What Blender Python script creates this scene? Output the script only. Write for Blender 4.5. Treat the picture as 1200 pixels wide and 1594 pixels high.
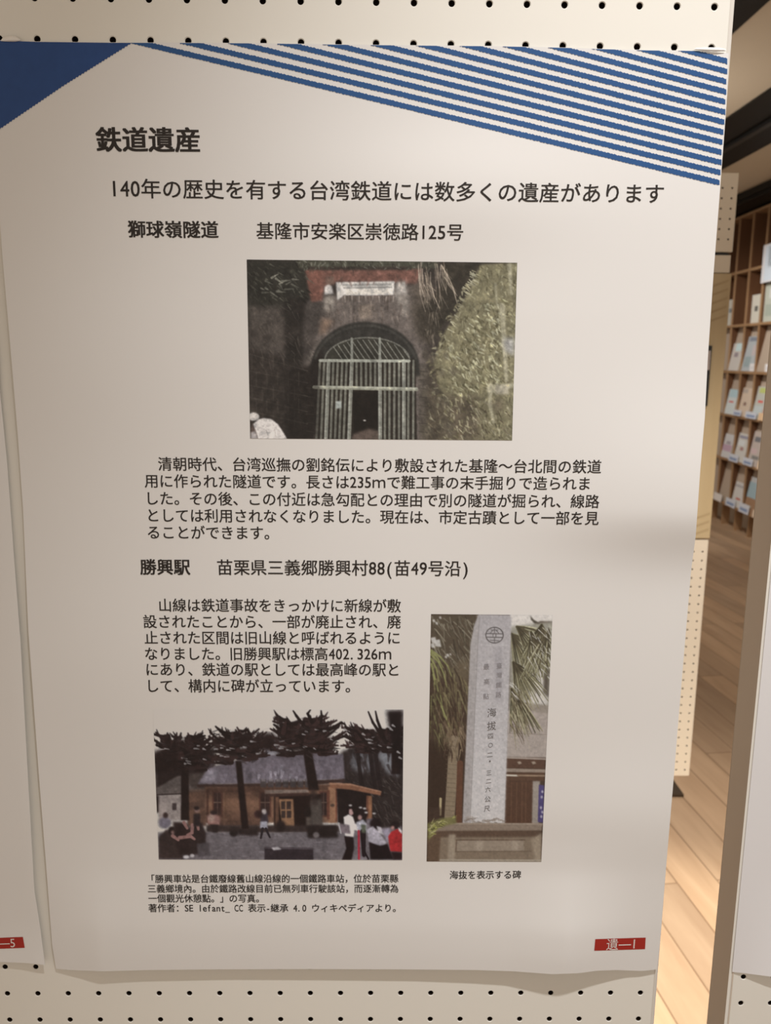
import bpy, math, random
import numpy as np
from mathutils import Matrix, Vector

for o in list(bpy.data.objects):
    bpy.data.objects.remove(o)
scene = bpy.context.scene
COL = scene.collection

# ------------------------------------------------------------------ camera
F = 1280.0                      # focal length in pixels of the 1200x1594 frame
M = np.array([[0.99990444, -0.00827996, -0.01107035],
              [0.00608825, 0.98270194, -0.18509411],
              [0.01241142, 0.18500902, 0.98265844]])   # rows: image right, image down, forward
EYE = 1.6
CAM = np.array([-.22354, -.59714, EYE])
Z0 = EYE + .20575               # height of the peg hole row level with the poster's top edge
VPX, VPY = 542.7, 7595.9        # where the panel's vertical lines meet

def b2w(v):
    return Vector((v[0], v[2], -v[1]))

cam_d = bpy.data.cameras.new('camera')
cam_d.sensor_fit = 'HORIZONTAL'
cam_d.sensor_width = 36.0
cam_d.lens = 36.0 * F / 1200.0
cam_d.clip_start = .02
cam_d.dof.use_dof = True
cam_d.dof.focus_distance = .605
cam_d.dof.aperture_fstop = 18.0
cam = bpy.data.objects.new('camera', cam_d)
COL.objects.link(cam)
rx, up, fw = b2w(M[0]), -b2w(M[1]), b2w(M[2])
R3 = Matrix((rx, up, -fw)).transposed()
cam.matrix_world = Matrix.Translation(Vector(CAM)) @ R3.to_4x4()
scene.camera = cam

# ------------------------------------------------------------------ light, exposure
scene.view_settings.view_transform = 'Standard'
scene.view_settings.look = 'None'
scene.view_settings.gamma = 1.0
scene.view_settings.use_curve_mapping = False
scene.view_settings.exposure = 0.0

w = bpy.data.worlds.new('world')
scene.world = w
w.use_nodes = True
w.node_tree.nodes['Background'].inputs[0].default_value = (1.0, .875, .74, 1)
w.node_tree.nodes['Background'].inputs[1].default_value = .55

def aim(o, target):
    o.rotation_euler = (Vector(target) - o.location).to_track_quat('-Z', 'Y').to_euler()

def spot(name, loc, target, energy, size, blend, radius, colour):
    d = bpy.data.lights.new(name, 'SPOT')
    d.energy, d.spot_size, d.spot_blend, d.shadow_soft_size, d.color = energy, math.radians(size), blend, radius, colour
    o = bpy.data.objects.new(name, d)
    COL.objects.link(o)
    o.location = loc
    aim(o, target)
    return o

def area(name, loc, target, energy, sx, sy, colour):
    d = bpy.data.lights.new(name, 'AREA')
    d.shape, d.size, d.size_y, d.energy, d.color = 'RECTANGLE', sx, sy, energy, colour
    o = bpy.data.objects.new(name, d)
    COL.objects.link(o)
    o.location = loc
    aim(o, target)
    return o

WARM = (1.0, .87, .72)
spot('track_spotlight', (.06, -.80, 2.97), (.055, 0, 1.36), 101, 43, 1.0, .03, (1.0, .995, .99))
area('side_fill', (1.25, -1.15, 1.85), (-.2, 0, 1.5), 3.4, .9, 1.3, (1.0, .97, .95))  # unseen fill light, added to brighten the board towards the right
spot('floor_spotlight', (.80, .55, 2.97), (.63, 1.27, 0), 440, 26, .9, .05, (1.0, .94, .82))
spot('stand_spotlight', (1.0, .25, 2.97), (.72, 1.7, .06), 330, 42, 1.0, .05, (1.0, .94, .86))
area('hall_fill', (1.55, 5.4, 2.98), (1.55, 5.4, 0), 16, 1.2, 3.0, (1.0, .92, .82))  # unseen area light, added under the ceiling to light the rack end
spot('rack_fill', (1.5, 5.6, 2.97), (3.05, 7.0, 1.2), 150, 70, .8, .06, (1.0, .95, .88))  # added spot with no visible source, brightens the rack
pd = bpy.data.lights.new('hidden_fill', 'POINT')  # unseen point light, added to brighten the hall ceiling
pd.energy, pd.shadow_soft_size, pd.color = 20, .06, (1.0, .93, .84)
po = bpy.data.objects.new('hidden_fill', pd)
COL.objects.link(po)
po.location = (1.0, 4.3, 2.25)
pd2 = pd.copy()  # second unseen point light, added to brighten the stand's upper part
pd2.energy = 8
po2 = bpy.data.objects.new('hidden_fill', pd2)
COL.objects.link(po2)
po2.location = (.50, .50, 2.35)

# ------------------------------------------------------------------ measuring helpers
def ray(x, y):
    c = np.stack([(np.asarray(x, float) - 600) / F, (np.asarray(y, float) - 797) / F, np.ones_like(np.asarray(x, float))], -1)
    b = c @ M
    return np.stack([b[..., 0], b[..., 2], -b[..., 1]], -1)

def on_y(x, y, Y=0.0):
    r = ray(x, y)
    return CAM + r * ((Y - CAM[1]) / r[..., 1])[..., None]

def on_sheet(x, y, hfun, lift=0.0):
    """where the sight line meets a sheet of paper standing hfun(X, Z) proud of the panel"""
    r = ray(x, y)
    Y = np.zeros_like(r[..., 0])
    for _ in range(8):
        P = CAM + r * ((Y - CAM[1]) / r[..., 1])[..., None]
        Y = -(hfun(P[..., 0], P[..., 2]) + lift)
    return CAM + r * ((Y - CAM[1]) / r[..., 1])[..., None]

def interp(x, pts):
    p = np.array(pts, float)
    return np.interp(x, p[:, 0], p[:, 1])

def lin(c):
    c = np.asarray(c, float) / 255.0
    return np.where(c <= .04045, c / 12.92, ((c + .055) / 1.055) ** 2.4)

PAPER = np.array([.81, .795, .78])

def alb(c, ref):
    """own colour of a print seen as c where the bare paper beside it is seen as ref"""
    return np.clip(lin(c) / lin(ref) * PAPER, .004, .95)

# ------------------------------------------------------------------ materials
def mat(name, col, rough=.5, spec=.4, metal=0.0, coat=0.0, bump=None, mottle=None):
    m = bpy.data.materials.new(name)
    m.use_nodes = True
    nt = m.node_tree
    b = nt.nodes['Principled BSDF']
    col = tuple(float(c) for c in col)[:3] + (1.0,)
    b.inputs['Base Color'].default_value = col
    b.inputs['Roughness'].default_value = rough
    b.inputs['Specular IOR Level'].default_value = spec
    b.inputs['Metallic'].default_value = metal
    b.inputs['Coat Weight'].default_value = coat
    tc = nt.nodes.new('ShaderNodeTexCoord')
    if mottle:
        scale, amt = mottle
        n = nt.nodes.new('ShaderNodeTexNoise')
        n.inputs['Scale'].default_value = scale
        n.inputs['Detail'].default_value = 4
        nt.links.new(tc.outputs['Object'], n.inputs['Vector'])
        mx = nt.nodes.new('ShaderNodeMixRGB')
        mx.inputs[1].default_value = tuple(c * (1 - amt) for c in col[:3]) + (1,)
        mx.inputs[2].default_value = tuple(min(1, c * (1 + amt)) for c in col[:3]) + (1,)
        nt.links.new(n.outputs['Fac'], mx.inputs[0])
        nt.links.new(mx.outputs[0], b.inputs['Base Color'])
    if bump:
        scale, st = bump
        n = nt.nodes.new('ShaderNodeTexNoise')
        n.inputs['Scale'].default_value = scale
        nt.links.new(tc.outputs['Object'], n.inputs['Vector'])
        bp = nt.nodes.new('ShaderNodeBump')
        bp.inputs['Strength'].default_value = st
        bp.inputs['Distance'].default_value = .001
        nt.links.new(n.outputs['Fac'], bp.inputs['Height'])
        nt.links.new(bp.outputs[0], b.inputs['Normal'])
    return m

def wood(name, c1, c2, scale=6.0, stretch=(1, 1, .06), rough=.45, planks=None, rot=0.0):
    m = mat(name, c1, rough)
    nt = m.node_tree
    b = nt.nodes['Principled BSDF']
    tc = nt.nodes.new('ShaderNodeTexCoord')
    mp = nt.nodes.new('ShaderNodeMapping')
    mp.inputs['Rotation'].default_value = (0, 0, rot)
    nt.links.new(tc.outputs['Object'], mp.inputs['Vector'])
    mp2 = nt.nodes.new('ShaderNodeMapping')
    mp2.inputs['Scale'].default_value = stretch
    nt.links.new(mp.outputs[0], mp2.inputs['Vector'])
    n = nt.nodes.new('ShaderNodeTexNoise')
    n.inputs['Scale'].default_value = scale
    n.inputs['Detail'].default_value = 6
    n.inputs['Distortion'].default_value = .6
    nt.links.new(mp2.outputs[0], n.inputs['Vector'])
    r = nt.nodes.new('ShaderNodeValToRGB')
    r.color_ramp.elements[0].position, r.color_ramp.elements[1].position = .3, .72
    r.color_ramp.elements[0].color = tuple(c2) + (1,)
    r.color_ramp.elements[1].color = tuple(c1) + (1,)
    nt.links.new(n.outputs['Fac'], r.inputs[0])
    out = r.outputs[0]
    if planks:
        bk = nt.nodes.new('ShaderNodeTexBrick')
        bk.inputs['Scale'].default_value = 1.0
        bk.inputs['Brick Width'].default_value = planks[0]
        bk.inputs['Row Height'].default_value = planks[1]
        bk.inputs['Mortar Size'].default_value = .0025
        bk.inputs['Color1'].default_value = (.82, .82, .82, 1)
        bk.inputs['Color2'].default_value = (1.12, 1.1, 1.06, 1)
        bk.inputs['Mortar'].default_value = (.5, .45, .4, 1)
        nt.links.new(mp.outputs[0], bk.inputs['Vector'])
        mx = nt.nodes.new('ShaderNodeMixRGB')
        mx.blend_type = 'MULTIPLY'
        mx.inputs[0].default_value = 1
        nt.links.new(out, mx.inputs[1])
        nt.links.new(bk.outputs['Color'], mx.inputs[2])
        out = mx.outputs[0]
    nt.links.new(out, b.inputs['Base Color'])
    return m

def vcol_mat(name, rough=.42):
    m = mat(name, (.5, .5, .5), rough, .35)
    nt = m.node_tree
    a = nt.nodes.new('ShaderNodeVertexColor')
    a.layer_name = 'print'
    nt.links.new(a.outputs['Color'], nt.nodes['Principled BSDF'].inputs['Base Color'])
    return m

M_PAPER = mat('poster_paper', PAPER, .4, .35, mottle=(9, .012))
M_PAPER2 = mat('poster_paper_cool', (.81, .80, .815), .4, .35, mottle=(9, .012))
M_INK = mat('black_ink', (.028, .022, .019), .5, .3)
M_BLUE = mat('blue_ink', alb((29, 52, 88), (180, 168, 154)), .42, .35, mottle=(160, .12))
M_BLUE2 = mat('stripe_blue_ink', alb((43, 84, 134), (232, 226, 220)), .42, .35, mottle=(160, .1))
M_RED = mat('red_ink', alb((142, 36, 27), (198, 187, 177)), .42, .35)
M_WHITEINK = mat('white_lettering', (.8, .72, .68), .45, .3)
M_BOARD = mat('cream_pegboard', (.85, .825, .76), .5, .35, mottle=(3, .015))
M_HOLE = mat('dark_hole', (.035, .022, .016), .8, .1)  # shade of the hollow painted into the hole walls and cap
M_EDGE = mat('edge_trim', (.74, .70, .64), .45, .4)
M_SIDE = mat('panel_side', (.66, .57, .48), .55, .3)
M_TAPE = mat('white_tape', (.9, .88, .84), .3, .5)
M_PRINT = vcol_mat('photo_print')
M_BLACK = mat('black_beam', (.006, .006, .006), .5, .25)
M_GREY = mat('dark_grey_metal', (.03, .03, .03), .4, .4, .3)
M_CEIL = mat('beige_ceiling', (.70, .61, .48), .8, .1, mottle=(2, .03))
M_WALL = mat('beige_wall', (.55, .47, .38), .8, .1, mottle=(2, .03))
M_FLOOR = wood('light_wood_floor', (.60, .43, .29), (.46, .31, .20), 7, (.25, 2.2, 1), .36, (1.6, .13), math.radians(-96.5))
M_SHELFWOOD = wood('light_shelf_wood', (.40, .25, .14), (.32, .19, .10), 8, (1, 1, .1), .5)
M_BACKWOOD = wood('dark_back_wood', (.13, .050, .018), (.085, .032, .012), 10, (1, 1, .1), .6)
M_DISPLAY = mat('beige_display_board', (.46, .38, .31), .6, .2, mottle=(5, .04))
M_OAK = wood('oak_veneer', (.50, .39, .235), (.43, .325, .185), 10, (1, 1, .05), .5)
M_STAND = mat('stand_pegboard', (.66, .58, .47), .55, .3, mottle=(3, .02))

# ------------------------------------------------------------------ object helpers
def obj(name, verts, faces, m, parent=None, smooth=False, mats=None, mi=None):
    me = bpy.data.meshes.new(name)
    verts = np.asarray(verts, float)
    if parent is not None:
        verts = verts - np.array(parent.location)[None, :]
    me.from_pydata([tuple(v) for v in verts.tolist()], [], [tuple(int(i) for i in f) for f in faces])
    for mm in (mats or [m]):
        me.materials.append(mm)
    if mi is not None:
        me.polygons.foreach_set('material_index', np.asarray(mi, np.int32))
    if smooth:
        me.polygons.foreach_set('use_smooth', np.ones(len(me.polygons), bool))
    me.update()
    o = bpy.data.objects.new(name, me)
    COL.objects.link(o)
    if parent is not None:
        o.parent = parent
    return o

def tag(o, label, cat, group=None):
    o['label'] = label
    o['category'] = cat
    if group:
        o['group'] = group
    return o

def struct(o):
    o['kind'] = 'structure'
    return o

def empty(name, loc, rz=0.0):
    o = bpy.data.objects.new(name, None)
    o.empty_display_size = .05
    o.location = loc
    o.rotation_euler = (0, 0, rz)
    COL.objects.link(o)
    return o

def box_geo(x0, x1, y0, y1, z0, z1, bev=0.0):
    """box with chamfered edges"""
    if bev <= 0:
        v = [(x, y, z) for x in (x0, x1) for y in (y0, y1) for z in (z0, z1)]
        f = [(0, 1, 3, 2), (4, 6, 7, 5), (0, 4, 5, 1), (2, 3, 7, 6), (0, 2, 6, 4), (1, 5, 7, 3)]
        return np.array(v, float), f
    import bmesh
    bm = bmesh.new()
    bmesh.ops.create_cube(bm, size=1)
    for q in bm.verts:
        q.co = ((x0 + x1) / 2 + q.co.x * (x1 - x0), (y0 + y1) / 2 + q.co.y * (y1 - y0), (z0 + z1) / 2 + q.co.z * (z1 - z0))
    bmesh.ops.bevel(bm, geom=bm.edges[:], offset=bev, segments=2, affect='EDGES', profile=.5)
    bm.verts.index_update()
    v = np.array([q.co[:] for q in bm.verts])
    f = [[q.index for q in fc.verts] for fc in bm.faces]
    bm.free()
    return v, f

def join(parts):
    V, Fc, n = [], [], 0
    for v, f in parts:
        V.append(np.asarray(v, float))
        Fc += [tuple(i + n for i in q) for q in f]
        n += len(v)
    return np.concatenate(V), Fc

def local_obj(name, geo, m, parent):
    """geo in the parent's own frame"""
    me = bpy.data.meshes.new(name)
    me.from_pydata([tuple(v) for v in np.asarray(geo[0]).tolist()], [], [tuple(int(i) for i in f) for f in geo[1]])
    me.materials.append(m)
    me.update()
    o = bpy.data.objects.new(name, me)
    COL.objects.link(o)
    o.parent = parent
    return o

# ------------------------------------------------------------------ setting
def plane(name, x0, x1, y0, y1, z0, z1, m):
    v, f = box_geo(x0, x1, y0, y1, z0, z1)
    return struct(obj(name, v, f, m))

CEIL = 3.03
plane('floor', -3.0, 3.7, -2.6, 11.0, -.05, 0, M_FLOOR)
plane('ceiling', -3.0, 3.7, -2.6, 11.0, CEIL, CEIL + .06, M_CEIL)
plane('wall_back', -3.0, 3.7, 11.0, 11.1, 0, CEIL, M_WALL)
plane('trim_1', .82, 1.345, -2.6, 11.0, CEIL - .012, CEIL + .001, M_BLACK)
plane('trim_2', 1.868, 2.392, -2.6, 11.0, CEIL - .012, CEIL + .001, M_BLACK)
v, f = join([box_geo(2.935, 3.45, -2.6, 11.0, 2.935, CEIL + .001), box_geo(2.915, 2.934, -2.6, 11.0, 2.965, 2.985)])
struct(obj('trim_3', v, f, M_BLACK))
for nm, xc in (('trim_4', 2.13), ('trim_5', 1.08)):
    v, f = box_geo(xc - .02, xc + .02, -2.6, 11.0, CEIL - .04, CEIL - .0125, .004)
    struct(obj(nm, v, f, M_GREY))

# ------------------------------------------------------------------ pegboard
def pegboard(xs, zs, X0, X1, Zb, Zt, Y, depth=.006, rad=.00215, n=12):
    """front face of a pegboard, a real hole at each (xs, zs); pitch 25 mm"""
    p = .0125
    a = np.radians(15 + 30 * np.arange(12)) if n == 12 else np.radians(22.5 + 45 * np.arange(8))
    if n == 8:
        a = np.radians(45 * np.arange(8))
    c, s = np.cos(a), np.sin(a)
    k = 1 / np.maximum(abs(c), abs(s))
    sq = np.stack([c * k * p, s * k * p], 1)
    rim = np.stack([c, s], 1) * (rad + .0005)
    hol = np.stack([c, s], 1) * rad
    V, Fc, mi = [], [], []
    gx, gz = np.meshgrid(xs, zs, indexing='ij')
    for cx, cz in zip(gx.ravel(), gz.ravel()):
        b0 = len(V)
        for ring, y in ((sq, 0), (rim, 0), (hol, .0005), (hol, depth)):
            for q in ring:
                V.append((cx + q[0], Y + y, cz + q[1]))
        for r in range(3):
            for i in range(n):
                j = (i + 1) % n
                Fc.append((b0 + r * n + i, b0 + r * n + j, b0 + (r + 1) * n + j, b0 + (r + 1) * n + i))
                mi.append(0 if r < 2 else 1)
        Fc.append(tuple(b0 + 3 * n + i for i in range(n)))
        mi.append(1)
    xa, xb, za, zb = xs.min() - p, xs.max() + p, zs.min() - p, zs.max() + p
    for q in ((X0, xa, Zb, Zt), (xb, X1, Zb, Zt), (xa, xb, Zb, za), (xa, xb, zb, Zt)):
        if q[1] - q[0] > 1e-5 and q[3] - q[2] > 1e-5:
            b0 = len(V)
            V += [(q[0], Y, q[2]), (q[1], Y, q[2]), (q[1], Y, q[3]), (q[0], Y, q[3])]
            Fc.append((b0, b0 + 1, b0 + 2, b0 + 3))
            mi.append(0)
    return V, Fc, mi

def panel(label, X0, X1, Zb, Zt, xs, zs, T, trim):
    root = empty('exhibition_board', ((X0 + X1) / 2, T / 2, 0))
    tag(root, label, 'exhibition board')
    V, Fc, mi = pegboard(xs, zs, X0 + trim, X1 - trim, Zb, Zt, 0.0)
    obj('pegboard', V, Fc, None, root, mats=[M_BOARD, M_HOLE], mi=mi)
    v, f = box_geo(X0 + trim, X1 - trim, .007, T - .001, Zb, Zt)
    obj('core', v, f, M_SIDE, root)
    for a, b in ((X0, X0 + trim), (X1 - trim, X1)):
        v, f = box_geo(a, b, -.0004, T, Zb - .002, Zt + .002, .0012)
        obj('edge_trim', v, f, M_EDGE if trim > .003 else M_SIDE, root, smooth=False)
    for x in (X0 + .06, X1 - .06):
        v, f = join([box_geo(x - .015, x + .015, T * .3, T * .8, .012, Zb), box_geo(x - .03, x + .03, T / 2 - .2, T / 2 + .2, 0, .012, .003)])
        obj('leg', v, f, M_GREY, root)
    return root

XE = .0134
panel('cream pegboard panel carrying the railway heritage poster', -.962, XE, .45, 2.19,
      np.arange(-38, 1) * .025, Z0 + .025 * np.arange(-53, 15), .036, .0036)
XR = .0752
panel('cream pegboard panel beyond the gap on the right, cut by the frame', XR, XR + .95, .45, 2.19,
      .0851 + .025 * np.arange(0, 37), 1.0708 + .025 * np.arange(-24, 44), .037, .0012)

# ------------------------------------------------------------------ paper sheets
def coons(T_, R_, B_, L_, nu, nv):
    """grid of image points inside four measured edges"""
    def along(pts, n):
        p = np.array(pts, float)
        d = np.r_[0, np.cumsum(np.hypot(*np.diff(p, axis=0).T))]
        t = np.linspace(0, d[-1], n)
        return np.stack([np.interp(t, d, p[:, 0]), np.interp(t, d, p[:, 1])], 1)
    t, b, l, r = along(T_, nu), along(B_, nu), along(L_, nv), along(R_, nv)
    u = np.linspace(0, 1, nu)[None, :, None]
    v = np.linspace(0, 1, nv)[:, None, None]
    return ((1 - v) * t[None] + v * b[None] + (1 - u) * l[:, None] + u * r[:, None]
            - ((1 - u) * (1 - v) * t[0] + u * (1 - v) * t[-1] + (1 - u) * v * b[0] + u * v * b[-1]))

def sheet_obj(name, P, m, parent, thick=.0003):
    nv, nu = P.shape[:2]
    A = P.reshape(-1, 3)
    Bk = A + np.array([0, thick, 0])
    i = np.arange(nv * nu).reshape(nv, nu)
    q = np.stack([i[:-1, :-1], i[1:, :-1], i[1:, 1:], i[:-1, 1:]], -1).reshape(-1, 4)
    n = nv * nu
    rim = np.r_[i[0, :], i[1:, -1], i[-1, -2::-1], i[-2:0:-1, 0]]
    V = np.concatenate([A, Bk, A[rim], Bk[rim]])
    k = len(rim)
    fr = [(2 * n + a, 2 * n + (a + 1) % k, 2 * n + k + (a + 1) % k, 2 * n + k + a) for a in range(k)]
    return obj(name, V, q.tolist() + (q[:, ::-1] + n).tolist() + fr, m, parent, smooth=True)

PX0, PX1, PZ0, PZ1 = -.484, .0125, 1.1036, 1.805

def g(x, c, s):
    return np.exp(-((x - c) / s) ** 2)

tq = np.linspace(.78, 1.1, 60)
CURL = list(zip(tq, np.interp(tq, [.78, .83, .87, .91, .94, .97, 1.0, 1.1], [0, .02, .16, .60, .95, 1.04, .98, .8])))
cv_ = np.array(CURL)
for _ in range(3):
    cv_[1:-1, 1] = (cv_[:-2, 1] + 2 * cv_[1:-1, 1] + cv_[2:, 1]) / 4
CURL = [tuple(q) for q in cv_]

def h_main(X, Z):
    u = (X - PX0) / (PX1 - PX0)
    v = (PZ1 - Z) / (PZ1 - PZ0)
    h = .0016 + 0 * u
    lift = interp(u, [(-.1, 0), (0, .0003), (.04, .003), (.08, .0065), (.13, .0058), (.3, .0050), (.6, .0058), (.75, .0075),
                      (.84, .0125), (.9, .0075), (.95, .003), (1.0, .0012), (1.1, .001)])
    h = h + lift * interp(v, CURL)
    h = h + .0105 * g(u, 1.0, .21) * np.where(v < .445, g(v, .445, .11), g(v, .445, .05))
    h = h + .0030 * g(u, .95, .3) * g(v, .80, .06)
    h = h + .0022 * g(u, .12, .22) * g(v, .30, .08) + .0018 * g(u, .1, .2) * g(v, .62, .09)
    h = h + .0045 * g(u, .60, .22) * g(v, .135, .055) + .0012 * g(u, .5, .3) * g(v, .60, .10)
    h = h + .0010 * (1 + np.sin(9.5 * u + 4.0 * v)) * np.clip(v * 4, 0, 1) * np.clip((1 - v) * 6, 0, 1)
    h = h + .0028 * np.exp(-np.clip(u, 0, 2) / .03) * np.clip((v - .3) * 2, 0, 1) * np.clip((1.0 - v) * 8, 0, 1)
    return h

T_ = [(-19, 61.5), (0, 62.5), (56, 64.5), (174, 66), (300, 66.5), (400, 67), (520, 69), (650, 70.5), (770, 71.5), (880, 74), (935, 76),
      (1010, 78), (1060, 78.5), (1090, 79), (1134, 83)]
R_ = [(1134, 83), (1131, 160), (1121.5, 285), (1111, 420), (1101.5, 560), (1097, 650), (1090, 730), (1083, 833), (1075.5, 890),
      (1061, 1060), (1047, 1230), (1035, 1370), (1027, 1470), (1022.5, 1509)]
L_ = [(-19, 61.5), (3.8, 400), (17, 550), (28, 682), (36, 795), (44, 980), (60, 1200), (72, 1350), (81, 1470), (87, 1508)]
B_ = [(87, 1508), (110, 1510), (160, 1512), (230, 1510), (330, 1509), (480, 1508.5), (620, 1509), (740, 1510), (800, 1512), (860, 1516.5),
      (900, 1515), (930, 1511), (960, 1510), (1000, 1511.5), (1022.5, 1509)]

poster = empty('poster', ((PX0 + PX1) / 2, 0, PZ0))
tag(poster, 'large white poster on railway heritage with three photographs and blue stripes', 'poster')
gp = coons(T_, R_, B_, L_, 150, 210)
sheet_obj('paper', on_sheet(gp[..., 0], gp[..., 1], h_main), M_PAPER, poster)

rng = np.random.default_rng(7)
INK = .00022

def flat_strip(name, xs, ya, yb, m, parent, hfun=h_main, lift=INK, rows=2):
    """printed band between two measured curves"""
    t = np.linspace(0, 1, rows)[:, None]
    y = np.asarray(ya)[None] * (1 - t) + np.asarray(yb)[None] * t
    x = np.repeat(np.asarray(xs, float)[None], rows, 0)
    P = on_sheet(x, y, hfun, lift)
    n = len(xs)
    f = [(r * n + i, (r + 1) * n + i, (r + 1) * n + i + 1, r * n + i + 1) for r in range(rows - 1) for i in range(n - 1)]
    return P.reshape(-1, 3), f

# blue corner
xs = np.linspace(-18.5, 205, 150)
top = interp(xs, T_) + .6
low = interp(xs, [(-20, 214), (0, 200.5), (100, 132.5), (205, 66.8)]) + np.where(np.arange(150) % 3 == 0, 1.1, -.5)
v, f = flat_strip('c', xs, top, np.maximum(low, top), M_BLUE, poster, rows=40)
obj('blue_corner', v, f, M_BLUE, poster)

# thirteen slanting stripes, one printed band
parts = []
for k in range(13):
    xs = np.arange(190, 1136, 1.5)
    y0 = interp(xs, [(150, 50), (235, 70.5), (420, 114.5), (600, 157.8), (860, 221), (1121, 284.5), (1140, 289)])
    yc = y0 - k * (17.2 - (xs - 600) * .0023)
    ph = rng.random()
    saw = ((xs / 5.3 + ph) % 1.0) * 1.5 - .7
    saw2 = ((xs / 5.3 + ph + .35) % 1.0) * 1.5 - .7
    a, b = yc - 4.3 + saw + rng.normal(0, .18, len(xs)), yc + 4.3 + saw2 + rng.normal(0, .18, len(xs))
    tp = interp(xs, T_) + .5
    a, b = np.maximum(a, tp), np.maximum(b, tp)
    lim = interp(yc, [(q[1], q[0]) for q in R_]) - .8
    ok = (b - a > .15) & (xs < lim)
    if ok.sum() > 3:
        parts.append(flat_strip('s', xs[ok], a[ok], b[ok], M_BLUE2, poster, rows=3))
v, f = join(parts)
obj('stripe_pattern', v, f, M_BLUE2, poster)

# ------------------------------------------------------------------ lettering
def glyphs(body, bold=0.0, res=3):
    """outline of the writing; heavier weights print the strokes again a hair to the side"""
    c = bpy.data.curves.new('lettering', 'FONT')
    c.body = body
    c.resolution_u = res
    o = bpy.data.objects.new('lettering', c)
    COL.objects.link(o)
    dg = bpy.context.evaluated_depsgraph_get()
    me = bpy.data.meshes.new_from_object(o.evaluated_get(dg))
    v = np.array([q.co[:] for q in me.vertices])
    f = [tuple(p.vertices) for p in me.polygons]
    bpy.data.objects.remove(o)
    bpy.data.curves.remove(c)
    bpy.data.meshes.remove(me)
    if bold > .004:
        parts = [(v + np.array([dx * bold, dy * bold, 0]), f) for dx, dy in ((-1, -.6), (1, -.6), (-1, .6), (1, .6), (0, 0))]
        for k, q in enumerate(parts):
            q[0][:, 2] = k * .01
        v, f = join(parts)
    else:
        v[:, 2] = 0
    return v, f

GL = {}
def typeset(body, bold):
    """full-width characters one em apart, half-width ones half an em, as the poster is set"""
    parts, x, z = [], 0.0, 0
    for ch in body:
        half = ord(ch) < 128
        adv = .5 if half else 1.0
        if ch not in ' \u3000':
            if (ch, bold) not in GL:
                GL[(ch, bold)] = glyphs(ch, bold)
            v, f = GL[(ch, bold)]
            v = v.copy()
            if half:
                wd = v[:, 0].max() - v[:, 0].min()
                k = min(1.0, .43 / wd) if ch not in '.,_' else 1.0
                v[:, 0] = (v[:, 0] - (v[:, 0].max() + v[:, 0].min()) / 2) * k + .25
                if ch in '.,':
                    v[:, 0] -= .10
                v[:, 1] *= 1.06
            v[:, 0] += x
            parts.append((v, f))
        x += adv
    return join(parts)

def text(name, body, xL, yL, xR, yR, parent, bold=.0, m=M_INK, hfun=h_main, lift=INK, em=None):
    v, f = typeset(body, bold)
    x0, x1 = v[:, 0].min(), v[:, 0].max()
    s = (v[:, 0] - x0) / (x1 - x0)
    em = em or (xR - xL) / (x1 - x0)
    bx = xL + s * (xR - xL)
    by = yL + s * (yR - yL)
    ux, uy = bx - VPX, by - VPY
    n = np.hypot(ux, uy)
    t = (v[:, 1] - .38) * em
    P = on_sheet(bx + ux / n * t, by + uy / n * t, hfun, lift + v[:, 2] * .0004)
    return obj(name, P, f, m, parent)

text('title_text', '鉄道遺産', 149, 217, 311, 217.5, poster, .026)
text('subtitle_text', 'l40年の歴史を有する台湾鉄道には数多くの遺産があります', 176, 293, 1033, 301.5, poster, .009)
text('heading_text', '獅球嶺隧道', 199, 356.5, 340, 357.5, poster, .022)
text('address_text', '基隆市安楽区崇徳路l25号', 399, 359, 721, 361.5, poster, .009)
LINES1 = [('清朝時代、台湾巡撫の劉銘伝により敷設された基隆～台北間の鉄道', 246, 722, 936, 726.5),
          ('用に作られた隧道です。長さは235ｍで難工事の末手掘りで造られま', 225, 748.5, 918, 752.7),
          ('した。その後、この付近は急勾配との理由で別の隧道が掘られ、線路', 230, 775.5, 933, 780.5),
          ('としては利用されなくなりました。現在は、市定古蹟として一部を見', 231, 802, 932, 806.7),
          ('ることができます。', 230, 828.5, 419, 829.5)]
for b, x0, y0, x1, y1 in LINES1:
    text('text_line', b, x0, y0, x1, y1, poster, .009)
text('heading_text', '勝興駅', 218, 882.5, 296, 882.7, poster, .022)
text('address_text', '苗栗県三義郷勝興村88(苗49号沿)', 338, 883, 728, 885, poster, .009)
LINES2 = [('山線は鉄道事故をきっかけに新線が敷', 248, 942, 624, 943),
          ('設されたことから、一部が廃止され、廃', 223, 967.5, 624, 968),
          ('止された区間は旧山線と呼ばれるように', 225, 992.5, 622, 993),
          ('なりました。旧勝興駅は標高402.326ｍ', 226, 1017.5, 609, 1018),
          ('にあり、鉄道の駅としては最高峰の駅と', 228, 1042, 620, 1042.5),
          ('して、構内に碑が立っています。', 231, 1067.5, 545, 1068)]
for b, x0, y0, x1, y1 in LINES2:
    text('text_line', b, x0, y0, x1, y1, poster, .009)
LINES3 = [('「勝興車站是台鐵廢線舊山線沿線的一個鐵路車站，位於苗栗縣', 236, 1368, 620, 1367.5),
          ('三義鄉境內。由於鐵路改線目前已無列車行駛該站，而逐漸轉為', 230, 1383.4, 620, 1383.2),
          ('一個觀光休憩點。」の写真。', 231, 1398.5, 403, 1398.5),
          ('著作者：SE lefant_ CC 表示-継承 4.0 ウィキペディアより。', 231, 1413.5, 616, 1413.5)]
for b, x0, y0, x1, y1 in LINES3:
    text('caption_text', b, x0, y0, x1, y1, poster, .012, em=13.8)
text('caption_text', '海抜を表示する碑', 700, 1362, 811, 1361.5, poster, .012)

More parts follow.
